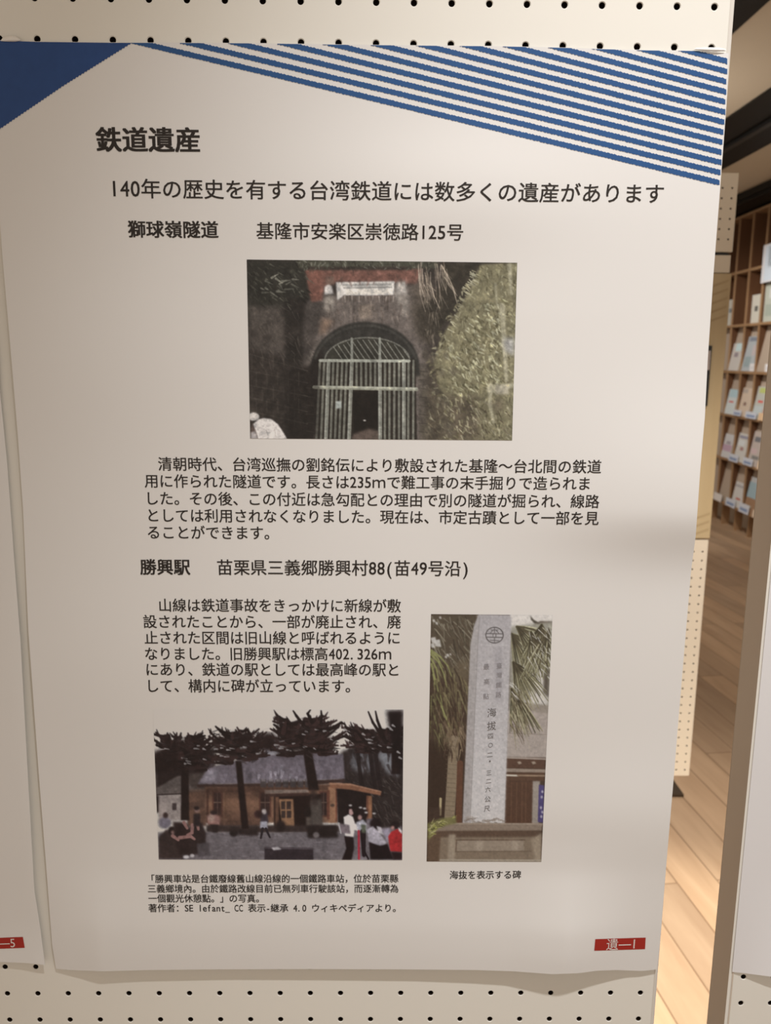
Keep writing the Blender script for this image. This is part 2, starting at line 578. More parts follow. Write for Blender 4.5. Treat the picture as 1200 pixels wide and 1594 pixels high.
def page_tag(corners, body, tx, parent, hfun):
    (xa, ya), (xb, yb), (xc, yc), (xd, yd) = corners   # tl tr br bl
    xs = np.linspace(0, 1, 24)
    v, f = [], []
    t = np.linspace(0, 1, 8)[:, None]
    X = (1 - t) * (xa + (xb - xa) * xs)[None] + t * (xd + (xc - xd) * xs)[None]
    Y = (1 - t) * (ya + (yb - ya) * xs)[None] + t * (yd + (yc - yd) * xs)[None]
    P = on_sheet(X, Y, hfun, INK).reshape(-1, 3)
    f = [(r * 24 + i, (r + 1) * 24 + i, (r + 1) * 24 + i + 1, r * 24 + i + 1) for r in range(7) for i in range(23)]
    o = obj('page_tag', P, f, M_RED, parent)
    yl = (ya + yd) / 2 + ((yb + yc) - (ya + yd)) / 2 * (tx[0] - xa) / (xb - xa)
    yr = (ya + yd) / 2 + ((yb + yc) - (ya + yd)) / 2 * (tx[1] - xa) / (xb - xa)
    c = text('tag_lettering', body, tx[0], yl, tx[1], yr, None, .004, M_WHITEINK, hfun, INK * 2)
    c.parent = o
    c.location = -Vector(parent.location)
    return o

page_tag([(926.5, 1462), (1005, 1459.5), (1004, 1477.5), (925, 1480)], '遺―1', (944, 988), poster, h_main)

# ------------------------------------------------------------------ picture maker for the three printed photographs
class Canvas:
    def __init__(self, w, h, bg):
        self.w, self.h = w, h
        self.a = np.empty((h, w, 3), np.float32)
        self.a[:] = bg

    @staticmethod
    def blur(m, s):
        if s <= 0:
            return m
        r = int(3 * s) + 1
        k = np.exp(-.5 * (np.arange(-r, r + 1) / s) ** 2)
        k /= k.sum()
        def conv(z):
            p = np.pad(z, ((r, r), (0, 0)), 'edge')
            o = np.zeros_like(z)
            for i, q in enumerate(k):
                o += q * p[i:i + z.shape[0]]
            return o
        return conv(conv(m).T).T

    def _comp(self, x0, y0, m, col, alpha):
        h, w = m.shape
        sub = self.a[y0:y0 + h, x0:x0 + w]
        c = np.asarray(col, np.float32)
        sub += (c - sub) * (m * alpha)[..., None]

    def poly(self, pts, col, soft=1.5, alpha=1.0):
        p = np.array(pts, float)
        pad = int(soft * 3) + 2
        x0, y0 = max(0, int(p[:, 0].min()) - pad), max(0, int(p[:, 1].min()) - pad)
        x1, y1 = min(self.w, int(p[:, 0].max()) + pad), min(self.h, int(p[:, 1].max()) + pad)
        if x1 <= x0 or y1 <= y0:
            return
        X, Y = np.meshgrid(np.arange(x0, x1) + .5, np.arange(y0, y1) + .5)
        ins = np.zeros(X.shape, bool)
        n = len(p)
        for i in range(n):
            xa, ya = p[i]
            xb, yb = p[(i + 1) % n]
            if ya == yb:
                continue
            c = ((ya > Y) != (yb > Y)) & (X < (xb - xa) * (Y - ya) / (yb - ya) + xa)
            ins ^= c
        self._comp(x0, y0, self.blur(ins.astype(np.float32), soft), col, alpha)

    def rect(self, x0, y0, x1, y1, col, soft=1.5, alpha=1.0):
        self.poly([(x0, y0), (x1, y0), (x1, y1), (x0, y1)], col, soft, alpha)

    def ell(self, cx, cy, rx, ry, col, soft=1.5, alpha=1.0):
        t = np.linspace(0, 2 * np.pi, 28, endpoint=False)
        self.poly(np.stack([cx + rx * np.cos(t), cy + ry * np.sin(t)], 1), col, soft, alpha)

    def stroke(self, pts, w0, col, w1=None, soft=1.2, alpha=1.0):
        w1 = w0 if w1 is None else w1
        n = len(pts) - 1
        for i in range(n):
            (xa, ya), (xb, yb) = pts[i], pts[i + 1]
            wa, wb = (w0 + (w1 - w0) * i / n) / 2, (w0 + (w1 - w0) * (i + 1) / n) / 2
            pad = max(wa, wb) + soft + 1
            x0, y0 = max(0, int(min(xa, xb) - pad)), max(0, int(min(ya, yb) - pad))
            x1, y1 = min(self.w, int(max(xa, xb) + pad) + 1), min(self.h, int(max(ya, yb) + pad) + 1)
            if x1 <= x0 or y1 <= y0:
                continue
            X, Y = np.meshgrid(np.arange(x0, x1) + .5, np.arange(y0, y1) + .5)
            dx, dy = xb - xa, yb - ya
            t = np.clip(((X - xa) * dx + (Y - ya) * dy) / max(dx * dx + dy * dy, 1e-6), 0, 1)
            d = np.hypot(X - xa - t * dx, Y - ya - t * dy)
            m = np.clip((wa + (wb - wa) * t - d) / soft + .5, 0, 1).astype(np.float32)
            self._comp(x0, y0, m, col, alpha)

    def noise(self, cell, seed, oct=3):
        r = np.random.default_rng(seed)
        out = np.zeros((self.h, self.w), np.float32)
        amp, tot = 1.0, 0.0
        for o in range(oct):
            c = max(2.0, cell / 2 ** o)
            gw, gh = int(self.w / c) + 3, int(self.h / c) + 3
            gr = r.normal(0, 1, (gh, gw)).astype(np.float32)
            x, y = np.arange(self.w) / c, np.arange(self.h) / c
            xi, yi = x.astype(int), y.astype(int)
            fx, fy = (x - xi)[None], (y - yi)[:, None]
            fx, fy = fx * fx * (3 - 2 * fx), fy * fy * (3 - 2 * fy)
            A = gr[yi][:, xi] * (1 - fx) + gr[yi][:, xi + 1] * fx
            B = gr[yi + 1][:, xi] * (1 - fx) + gr[yi + 1][:, xi + 1] * fx
            out += amp * (A * (1 - fy) + B * fy)
            tot += amp
            amp *= .6
        return out / tot

    def mottle(self, cell, amt, seed, box=None):
        n = self.noise(cell, seed)
        x0, y0, x1, y1 = box or (0, 0, self.w, self.h)
        m = np.zeros((self.h, self.w), np.float32)
        m[y0:y1, x0:x1] = 1
        if box:
            m = self.blur(m, 6)
        self.a *= (1 + amt * n * m)[..., None]

    def leaves(self, pts, n, ln, wd, ang, cols, seed, alpha=.8, curve=0.0):
        """many short strokes scattered inside a polygon"""
        r = np.random.default_rng(seed)
        p = np.array(pts, float)
        lo, hi = p.min(0), p.max(0)
        done = 0
        while done < n:
            x, y = r.uniform(lo, hi)
            ins = False
            for i in range(len(p)):
                (xa, ya), (xb, yb) = p[i], p[(i + 1) % len(p)]
                if (ya > y) != (yb > y) and x < (xb - xa) * (y - ya) / (yb - ya) + xa:
                    ins = not ins
            if not ins:
                continue
            done += 1
            a = math.radians(r.uniform(*ang))
            L = ln * r.uniform(.5, 1.4)
            c = cols[r.integers(len(cols))]
            c = np.array(c) * r.uniform(.88, 1.12)
            mx, my = x + L * .5 * math.cos(a), y + L * .5 * math.sin(a)
            a2 = a + curve * r.uniform(.4, 1.2)
            self.stroke([(x, y), (mx, my), (mx + L * .5 * math.cos(a2), my + L * .5 * math.sin(a2))], wd * r.uniform(.7, 1.2), c, wd * .3, 1.5, alpha)

    def frond(self, x, y, reach, n, a0, a1, wd, col, seed, droop=.5, alpha=.95):
        r = np.random.default_rng(seed)
        for i in range(n):
            a = math.radians(a0 + (a1 - a0) * (i + r.uniform(-.4, .4)) / max(1, n - 1))
            L = reach * r.uniform(.65, 1.08)
            pts = []
            for t in np.linspace(0, 1, 5):
                pts.append((x + L * t * math.cos(a), y + L * t * math.sin(a) + droop * L * t * t * .5 * abs(math.cos(a))))
            c = np.array(col) * r.uniform(.8, 1.25)
            self.stroke(pts, wd * r.uniform(.8, 1.3), c, wd * .3, 1.6, alpha)

def print_photo(cv, ox, oy, sc, corners, ref, parent, label, nu, nv, sat=.8, gain=1.0):
    """the picture as a fine grid of coloured paper cells lying on the poster"""
    (xa, ya), (xb, yb), (xc, yc), (xd, yd) = corners
    u, v = np.meshgrid(np.linspace(0, 1, nu), np.linspace(0, 1, nv))
    X = (1 - v) * ((1 - u) * xa + u * xb) + v * ((1 - u) * xd + u * xc)
    Y = (1 - v) * ((1 - u) * ya + u * yb) + v * ((1 - u) * yd + u * yc)
    img = np.stack([cv.blur(cv.a[..., i], sc * .33) for i in range(3)], -1)
    grey = img @ np.array([.3, .59, .11])
    wt = np.clip((grey - 178) / 14, 0, 1)[..., None]
    img = img * wt + (1 - wt) * (grey[..., None] * (1 - sat) + img * sat) * gain
    zx, zy = np.clip((X - ox) * sc, 0, cv.w - 1.01), np.clip((Y - oy) * sc, 0, cv.h - 1.01)
    xi, yi = zx.astype(int), zy.astype(int)
    fx, fy = (zx - xi)[..., None], (zy - yi)[..., None]
    c = (img[yi, xi] * (1 - fx) + img[yi, xi + 1] * fx) * (1 - fy) + (img[yi + 1, xi] * (1 - fx) + img[yi + 1, xi + 1] * fx) * fy
    c = alb(np.clip(c, 6, 250), ref).reshape(-1, 3)
    P = on_sheet(X, Y, h_main, INK).reshape(-1, 3)
    i = np.arange(nu * nv).reshape(nv, nu)
    q = np.stack([i[:-1, :-1], i[1:, :-1], i[1:, 1:], i[:-1, 1:]], -1).reshape(-1, 4)
    o = obj('photograph', P, q, M_PRINT, parent, smooth=True)
    at = o.data.color_attributes.new('print', 'FLOAT_COLOR', 'POINT')
    at.data.foreach_set('color', np.concatenate([c, np.ones((len(c), 1))], 1).astype(np.float32).ravel())
    o['label'] = label
    return o

# ---- printed photograph: gated tunnel portal between ivy walls
cv = Canvas(1200, 827, (60, 50, 43))
rr = np.random.default_rng(3)
cv.rect(38, 38, 320, 300, (47, 43, 35), 8)
cv.rect(48, 232, 205, 440, (80, 69, 60), 10)
cv.poly([(48, 400), (120, 430), (280, 470), (280, 790), (48, 790)], (57, 47, 40), 8)
cv.poly([(195, 200), (300, 200), (300, 380), (280, 480), (200, 470)], (40, 33, 28), 10)
cv.poly([(285, 210), (760, 140), (790, 300), (790, 790), (300, 790), (270, 480), (300, 380)], (104, 90, 80), 10)
cv.poly([(290, 210), (370, 210), (350, 330), (300, 420), (275, 470), (270, 330)], (72, 62, 55), 10)
cv.poly([(282, 82), (765, 76), (745, 140), (652, 132), (414, 132), (362, 150), (352, 205), (308, 212)], (132, 80, 64), 6, .9)
cv.poly([(282, 82), (350, 82), (350, 205), (308, 212), (290, 130)], (128, 76, 60), 4)
cv.rect(250, 38, 830, 74, (76, 72, 56), 4)
cv.rect(290, 68, 720, 80, (58, 46, 38), 3)
cv.leaves([(250, 40), (830, 40), (830, 76), (250, 76)], 90, 16, 6, (20, 150), [(98, 96, 78), (120, 116, 98), (50, 44, 36), (60, 56, 42)], 5, .7)
# plaque and weathered render
cv.poly([(408, 132), (652, 128), (648, 184), (560, 186), (440, 186), (414, 208)], (206, 197, 186), 2.5)
cv.poly([(428, 140), (640, 136), (640, 146), (436, 149)], (165, 157, 146), 1.6)
cv.poly([(436, 152), (642, 149), (642, 156), (440, 160)], (150, 142, 132), 1.4)
cv.poly([(446, 163), (644, 160), (642, 182), (446, 184)], (202, 192, 178), 2)
cv.poly([(362, 150), (378, 138), (392, 150), (397, 180), (360, 184)], (204, 194, 184), 3)
cv.rect(366, 108, 400, 142, (118, 88, 72), 4)
cv.poly([(660, 130), (700, 126), (706, 222), (672, 218), (652, 180)], (158, 146, 134), 5)
cv.poly([(655, 180), (712, 180), (714, 270), (690, 280), (668, 230)], (138, 124, 110), 8)
cv.rect(360, 188, 400, 250, (150, 136, 120), 8)
for i in range(22):
    x = 446 + i * 9.5 + rr.uniform(-2, 2)
    cv.stroke([(x, 190 + rr.uniform(-3, 3)), (x + rr.uniform(-4, 4), 206 + rr.uniform(0, 14))], 5, (86, 68, 56) if i % 3 else (160, 142, 124), 2, 1.5, .7)
cv.poly([(500, 226), (560, 226), (556, 284), (505, 282)], (146, 124, 104), 6)
for i in range(46):
    x, y = rr.uniform(360, 720), rr.uniform(210, 300)
    c = [(150, 130, 112), (84, 68, 58), (128, 108, 92), (66, 54, 46)][rr.integers(4)]
    cv.stroke([(x, y), (x + rr.uniform(-8, 8), y + rr.uniform(14, 44))], rr.uniform(6, 13), c, 4, 4, .4)
cv.poly([(348, 280), (400, 290), (370, 340), (340, 352)], (150, 112, 84), 8, .7)
cv.poly([(720, 150), (800, 120), (840, 360), (760, 380), (730, 300)], (92, 78, 64), 14)
cv.poly([(735, 230), (840, 220), (850, 340), (790, 400), (745, 330)], (66, 56, 44), 14)
# right dark foliage, hanging roots
cv.poly([(845, 50), (1035, 52), (960, 190), (900, 270), (835, 330), (790, 220), (850, 130)], (55, 47, 36), 6)
cv.leaves([(760, 150), (860, 150), (840, 380), (770, 360)], 70, 46, 6, (60, 110), [(70, 60, 46), (120, 104, 84), (50, 42, 32)], 8, .6)
for i in range(30):
    x = rr.uniform(745, 885)
    y = rr.uniform(45, 110)
    L = rr.uniform(60, 150)
    cv.stroke([(x, y), (x + rr.uniform(-4, 12), y + L * .5), (x + rr.uniform(5, 46), y + L)], rr.uniform(3, 6), [(172, 150, 126), (150, 130, 106), (126, 106, 86)][i % 3], 2, 1.5, .75)
for q in ([(858, 110), (895, 160), (912, 222)], [(845, 60), (880, 120), (905, 180)], [(800, 130), (815, 190), (838, 240)]):
    cv.stroke(q, 5, (176, 154, 126), 3, 1.5, .9)
# pillar right of the arch, dark wall
cv.rect(752, 470, 792, 790, (92, 80, 68), 4)
cv.poly([(786, 440), (900, 440), (880, 790), (786, 790)], (78, 66, 52), 8)
# ivy bank
bank = [(1010, 58), (1165, 50), (1145, 792), (830, 792), (850, 640), (820, 500), (812, 470), (845, 360), (900, 275), (965, 160)]
cv.poly(bank, (122, 111, 76), 4)
cv.poly([(840, 600), (1000, 610), (1000, 792), (770, 792), (800, 560)], (92, 78, 58), 16)
cv.leaves(bank, 620, 20, 8, (20, 120), [(164, 153, 112), (148, 138, 96), (96, 86, 54), (84, 74, 46), (132, 122, 82)], 11, .6)
cv.leaves([(1000, 230), (1110, 200), (1090, 560), (900, 600), (860, 420)], 240, 18, 8, (20, 80), [(182, 174, 134), (160, 152, 108), (92, 84, 52)], 12, .75)
cv.leaves([(960, 90), (1010, 60), (860, 360), (815, 480)], 40, 26, 6, (20, 60), [(176, 166, 128), (150, 138, 100)], 13, .85)
cv.leaves([(790, 600), (1140, 640), (1140, 790), (790, 790)], 110, 22, 7, (30, 80), [(150, 138, 104), (74, 60, 42), (120, 106, 76), (168, 156, 120)], 14, .65)
for q, wd in (([(1098, 230), (1106, 380), (1116, 540)], 24), ([(1050, 560), (1048, 640), (1062, 712)], 20), ([(1050, 575), (1140, 560)], 34), ([(1128, 60), (1136, 180)], 18), ([(1070, 140), (1078, 240)], 8)):
    cv.stroke(q, wd, (176, 164, 128), wd * .6, 9, .75)
cv.poly([(1100, 366), (1150, 360), (1150, 440), (1110, 420)], (172, 164, 152), 9)
cv.rect(1070, 560, 1125, 596, (178, 164, 134), 5)
cv.ell(1080, 640, 24, 26, (110, 96, 70), 8)
edge = [(965, 150), (905, 265), (850, 350), (815, 470), (825, 560), (850, 650)]
for (xa, ya), (xb, yb) in zip(edge, edge[1:]):
    for k in range(16):
        t_ = rr.random()
        x, y = xa + (xb - xa) * t_ + rr.uniform(-26, 14), ya + (yb - ya) * t_
        c = [(150, 140, 104), (118, 106, 72), (66, 56, 40), (92, 82, 56)][rr.integers(4)]
        cv.stroke([(x, y), (x + rr.uniform(-16, 10), y + rr.uniform(-6, 18))], rr.uniform(6, 12), c, 3, 3, .8)
for k in range(26):
    x, y = rr.uniform(290, 740), rr.uniform(70, 130)
    cv.stroke([(x, y), (x + rr.uniform(-10, 10), y + rr.uniform(6, 26))], rr.uniform(6, 16), [(96, 62, 50), (148, 96, 80), (80, 62, 50)][k % 3], 4, 5, .45)
for k in range(40):
    x, y = rr.uniform(50, 300), rr.uniform(230, 780)
    cv.ell(x, y, rr.uniform(8, 26), rr.uniform(6, 20), [(74, 64, 54), (46, 38, 33), (66, 55, 47)][k % 3], 7, .5)
for k in range(30):
    x, y = rr.uniform(760, 900), rr.uniform(420, 780)
    cv.ell(x, y, rr.uniform(8, 22), rr.uniform(6, 24), [(96, 84, 66), (62, 52, 42), (84, 74, 56)][k % 3], 6, .5)
# arch
t = np.linspace(math.pi, 2 * math.pi, 40)
cv.poly([(530 + 226 * math.cos(a), 490 + 194 * math.sin(a)) for a in t] + [(758, 520), (290, 600), (285, 545)], (50, 46, 40), 3)
cv.poly([(300, 480), (345, 400), (360, 460), (322, 790), (205, 790), (215, 500), (280, 480)], (38, 30, 25), 8)
cv.stroke([(530 + 214 * math.cos(a), 492 + 180 * math.sin(a)) for a in t[3:-3]], 10, (66, 62, 54), 10, 3, .6)
fan = [(538 + 176 * math.cos(a), 458 + 96 * math.sin(a)) for a in t]
cv.poly(fan, (56, 52, 42), 2)
cv.stroke(fan, 6, (112, 108, 94), 6, 2, .8)
for i in range(14):
    x = 372 + i * 23.5
    pts = [(x, 362), (x + 62, 452)]
    seg = []
    for s in np.linspace(0, 1, 10):
        px_, py_ = pts[0][0] + 62 * s, 362 + 90 * s
        if ((px_ - 538) / 174) ** 2 + ((py_ - 458) / 94) ** 2 < 1:
            seg.append((px_, py_))
    if len(seg) > 1:
        cv.stroke(seg, 4, (132, 128, 112), 4, 1.3, .85)
cv.poly([(338, 452), (738, 452), (745, 790), (320, 790)], (45, 37, 29), 2)
cv.poly([(480, 585), (588, 582), (588, 790), (478, 790)], (30, 23, 18), 2)
cv.poly([(478, 762), (545, 740), (590, 752), (590, 790), (475, 790)], (98, 78, 66), 5)
cv.ell(527, 706, 6, 3, (200, 190, 175), 1)
bars = [(342, 327), (360, 346), (378, 366), (398, 386), (416, 404), (435, 422), (453, 440), (474, 462), (494, 492), (513, 512), (533, 532), (552, 551), (571, 571), (590, 592), (612, 611), (631, 630), (651, 650), (670, 670), (690, 690), (710, 708), (730, 729)]
for i, (xt, xb) in enumerate(bars):
    thick = i in (2, 7, 13, 18)
    yb = 788 if not 7 < i < 13 else 580
    cv.stroke([(xt, 458), (xt + (xb - xt) * .36, 574), (xb, yb)] if yb > 600 else [(xt, 458), (xt, 574)], 15 if thick else 9.5, (146, 143, 126) if thick else (116, 112, 96), 15 if thick else 9.5, 1.6)
    cv.stroke([(xt + 3, 460), (xt + (xb - xt) * .36 + 3, 574), (xb + 3, yb)] if yb > 600 else [(xt + 3, 460), (xt + 3, 574)], 3, (94, 90, 74), 3, 1.3, .6)
for x in (474, 590):
    cv.stroke([(x, 366), (x, 456)], 10, (138, 136, 120), 10, 1.6)
cv.stroke([(342, 457), (712, 459)], 12, (166, 164, 144), 12, 1.5)
cv.stroke([(318, 568), (742, 576)], 15, (150, 146, 122), 15, 1.6)
cv.stroke([(318, 565), (742, 573)], 7, (176, 172, 148), 7, 1.5)
cv.rect(408, 626, 430, 656, (168, 172, 160), 2)
for y in range(500, 790, 36):
    cv.stroke([(752, y), (788, y + 4)], 4, (64, 54, 44), 4, 2, .7)
    cv.stroke([(285, y + 70), (318, y + 74)], 3, (66, 56, 46), 3, 2, .6)
# left stone courses and leaves
for k, (ya, yb) in enumerate([(430, 470), (500, 520), (560, 575), (610, 640), (668, 690)]):
    cv.stroke([(50, ya), (290, yb + 30)], 4, (82, 71, 60), 4, 2.5, .6)
    for j in range(5):
        x = 60 + j * 44 + (k % 2) * 18
        cv.stroke([(x, ya + 6), (x, ya + 62)], 3, (80, 70, 58), 3, 2.5, .55)
        cv.rect(x + 6, ya + 12, x + 34, ya + 54, (46, 38, 32), 4, .5)
for x in (205, 240, 330):
    cv.rect(x - 18, 480, x + 10, 780, (36, 29, 25), 10, .6)
cv.leaves([(42, 42), (300, 42), (300, 200), (200, 230), (42, 230)], 100, 22, 6, (20, 70), [(92, 88, 72), (74, 70, 56), (36, 31, 25), (60, 56, 44)], 21, .7)
cv.leaves([(100, 90), (230, 120), (220, 210), (90, 180)], 16, 30, 9, (-40, 70), [(128, 122, 104), (108, 104, 88)], 22, .7)
cv.leaves([(50, 230), (290, 230), (290, 470), (50, 470)], 60, 40, 4, (30, 80), [(100, 86, 74), (52, 44, 38), (84, 72, 62)], 23, .5)
cv.leaves([(280, 460), (300, 400), (320, 430), (300, 500)], 6, 20, 4, (20, 70), [(110, 100, 86)], 24, .6)
# visitor in white at the lower left corner
cv.poly([(56, 724), (80, 712), (84, 782), (54, 782)], (92, 72, 62), 2)
cv.ell(66, 690, 24, 17, (206, 196, 186), 2)
cv.poly([(64, 722), (84, 702), (110, 696), (140, 700), (168, 722), (190, 756), (206, 784), (86, 784), (76, 750)], (216, 206, 197), 2)
cv.poly([(54, 756), (74, 750), (84, 784), (54, 784)], (168, 156, 150), 3)
cv.stroke([(118, 745), (126, 768)], 3, (150, 138, 130), 2, 2, .7)
cv.stroke([(154, 742), (158, 772)], 3, (160, 148, 138), 2, 2, .7)
cv.mottle(40, .10, 30)
cv.mottle(14, .12, 31)
cv.mottle(5, .09, 32)
print_photo(cv, 370, 390, 2.6667, [(384, 404), (805, 409), (797, 685.5), (389.5, 682.5)], (212, 202, 191), poster,
            'printed photograph of a gated tunnel portal between ivy covered walls', 430, 290, .72, .98)
# ---- printed photograph: wooden station house behind cedar trees
cv = Canvas(1200, 743, (201, 189, 175))
rr = np.random.default_rng(4)
# wooded hill behind
cv.poly([(890, 232), (960, 200), (1170, 200), (1170, 600), (880, 600)], (47, 35, 32), 6)
cv.poly([(935, 240), (1000, 215), (1040, 300), (990, 330), (930, 300)], (104, 100, 102), 10)
cv.poly([(1045, 235), (1100, 205), (1150, 300), (1140, 345), (1090, 320)], (122, 120, 122), 8)
cv.leaves([(900, 300), (1160, 330), (1160, 560), (900, 560)], 110, 30, 7, (10, 80), [(62, 50, 44), (34, 24, 22), (80, 68, 60)], 41, .6)
cv.poly([(540, 190), (590, 150), (640, 240), (540, 260)], (150, 144, 150), 12)
for k in range(34):
    x, y = rr.uniform(905, 1150), rr.uniform(205, 340)
    cv.stroke([(x, y), (x + rr.uniform(-20, 20), y + rr.uniform(20, 60))], rr.uniform(8, 22), (48, 36, 34), 5, 5, .7)
for x in (1015, 1040, 960):
    cv.stroke([(x, 215), (x + 14, 330), (x + 30, 420)], 16, (38, 26, 25), 20, 4, .9)
# shed at the left
cv.poly([(58, 228), (330, 210), (330, 420), (62, 420)], (42, 28, 26), 8)
cv.poly([(62, 395), (160, 338), (262, 330), (300, 400), (190, 416), (65, 420)], (98, 84, 77), 3)
cv.poly([(180, 330), (300, 320), (300, 400), (230, 395)], (70, 56, 50), 6)
cv.poly([(76, 426), (182, 420), (182, 532), (78, 540)], (156, 138, 128), 3)
cv.rect(138, 458, 157, 489, (66, 52, 50), 2)
cv.stroke([(64, 421), (190, 416)], 6, (62, 48, 44), 6, 2)
cv.rect(62, 424, 78, 500, (50, 34, 32), 3)
cv.poly([(205, 410), (290, 410), (290, 560), (205, 560)], (92, 62, 48), 4)
cv.rect(218, 455, 282, 480, (60, 42, 38), 4)
# main house
cv.poly([(250, 374), (298, 302), (420, 270), (552, 246), (770, 230), (898, 240), (905, 352), (745, 356), (530, 372)], (108, 95, 102), 3)
cv.leaves([(270, 365), (300, 310), (890, 250), (890, 340), (540, 360)], 50, 40, 22, (60, 120), [(128, 115, 124), (96, 84, 90), (116, 103, 110)], 42, .35)
for k in range(30):
    x, y = rr.uniform(290, 890), rr.uniform(250, 350)
    cv.stroke([(x, y), (x - 6, y + rr.uniform(14, 40))], rr.uniform(8, 18), (88, 76, 82) if k % 2 else (122, 109, 116), 8, 6, .4)
cv.poly([(262, 366), (300, 310), (350, 306), (320, 362)], (152, 140, 148), 8, .8)
cv.leaves([(520, 300), (700, 290), (700, 345), (520, 345)], 10, 26, 16, (80, 110), [(150, 138, 146)], 43, .6)
cv.poly([(246, 376), (530, 370), (905, 350), (905, 366), (820, 374), (540, 392), (250, 388)], (62, 40, 34), 2.5)
cv.poly([(285, 388), (540, 390), (870, 372), (870, 545), (285, 545)], (130, 86, 60), 3)
cv.poly([(285, 388), (860, 376), (860, 402), (285, 410)], (92, 58, 42), 5)
cv.poly([(205, 400), (292, 392), (296, 540), (210, 560)], (110, 72, 52), 4, .6)
cv.rect(290, 396, 300, 545, (82, 48, 36), 2)
for x0, x1 in ((316, 362), (524, 578), (790, 832)):
    cv.rect(x0, 404, x1, 520, (96, 54, 40), 2)
    cv.rect(x0 + 7, 412, x1 - 7, 512, (58, 36, 32), 2)
    cv.stroke([(x0 + 7, 455), (x1 - 7, 455)], 4, (112, 82, 66), 4, 1.5)
    cv.stroke([((x0 + x1) / 2, 412), ((x0 + x1) / 2, 512)], 3, (98, 70, 58), 3, 1.5)
cv.rect(372, 400, 376, 530, (118, 78, 52), 1.5)
cv.rect(832, 384, 872, 545, (152, 100, 66), 2.5)
cv.rect(826, 400, 838, 530, (112, 58, 40), 2)
cv.rect(864, 392, 872, 540, (130, 70, 46), 1.5)
cv.ell(850, 468, 10, 7, (80, 56, 42), 2)
cv.rect(590, 418, 800, 585, (38, 22, 19), 3)
cv.poly([(612, 440), (676, 440), (682, 580), (628, 580)], (150, 100, 63), 2)
for a, b, c_, d in ((622, 450, 640, 486), (646, 450, 666, 486), (623, 492, 641, 524), (647, 492, 667, 524)):
    cv.rect(a, b, c_, d, (62, 44, 38), 1.6)
cv.rect(596, 430, 612, 570, (104, 66, 46), 2)
cv.poly([(548, 400), (742, 398), (746, 412), (550, 418)], (138, 113, 97), 2)
cv.poly([(548, 418), (746, 412), (746, 424), (552, 430)], (70, 44, 36), 3)
for i, x in enumerate(range(530, 740, 33)):
    cv.rect(x, 352 + (i % 2) * 4, x + 26, 388, (72, 60, 58), 2)
    cv.rect(x + 4, 350, x + 22, 362, (124, 112, 112), 2, .8)
cv.poly([(752, 445), (800, 440), (812, 590), (745, 590)], (78, 66, 58), 5)
cv.ell(740, 500, 14, 30, (36, 24, 22), 4)
cv.rect(733, 520, 752, 575, (92, 76, 66), 4)
cv.poly([(285, 386), (560, 388), (560, 440), (285, 436)], (70, 44, 36), 12, .5)
cv.poly([(285, 490), (560, 494), (560, 560), (285, 560)], (78, 50, 40), 14, .45)
# porch at the right
cv.poly([(868, 390), (1020, 400), (1020, 545), (874, 545)], (34, 22, 21), 3)
cv.poly([(836, 368), (930, 372), (1068, 408), (1064, 424), (930, 398), (840, 390)], (140, 84, 54), 2)
cv.poly([(836, 368), (930, 371), (1068, 405), (1068, 410), (930, 378), (838, 376)], (168, 112, 78), 1.5)
cv.rect(1002, 426, 1026, 530, (150, 92, 56), 2)
cv.rect(1002, 426, 1010, 530, (108, 58, 40), 2)
# benches, base
cv.poly([(290, 530), (560, 535), (560, 560), (300, 562)], (98, 64, 48), 3)
cv.poly([(290, 556), (880, 558), (880, 592), (290, 590)], (58, 42, 38), 4)
# yard
cv.poly([(76, 590), (300, 586), (520, 590), (890, 584), (1160, 560), (1160, 712), (76, 712)], (109, 97, 98), 4)
cv.leaves([(300, 596), (890, 590), (890, 708), (300, 708)], 160, 40, 8, (-10, 10), [(122, 110, 111), (98, 86, 88), (112, 101, 102)], 44, .5)
cv.poly([(735, 560), (870, 555), (875, 612), (740, 614)], (40, 28, 26), 5)
cv.ell(778, 600, 14, 13, (120, 106, 102), 3)
cv.ell(412, 592, 20, 15, (44, 32, 30), 3)
cv.poly([(430, 572), (520, 575), (520, 604), (430, 600)], (48, 34, 32), 4)
cv.ell(620, 560, 22, 26, (42, 28, 26), 5)
cv.poly([(548, 654), (764, 658), (766, 710), (548, 710)], (50, 38, 42), 2)
cv.stroke([(552, 658), (762, 662)], 5, (84, 70, 74), 5, 2)
cv.poly([(578, 656), (610, 652), (624, 664), (588, 668)], (176, 164, 162), 2)
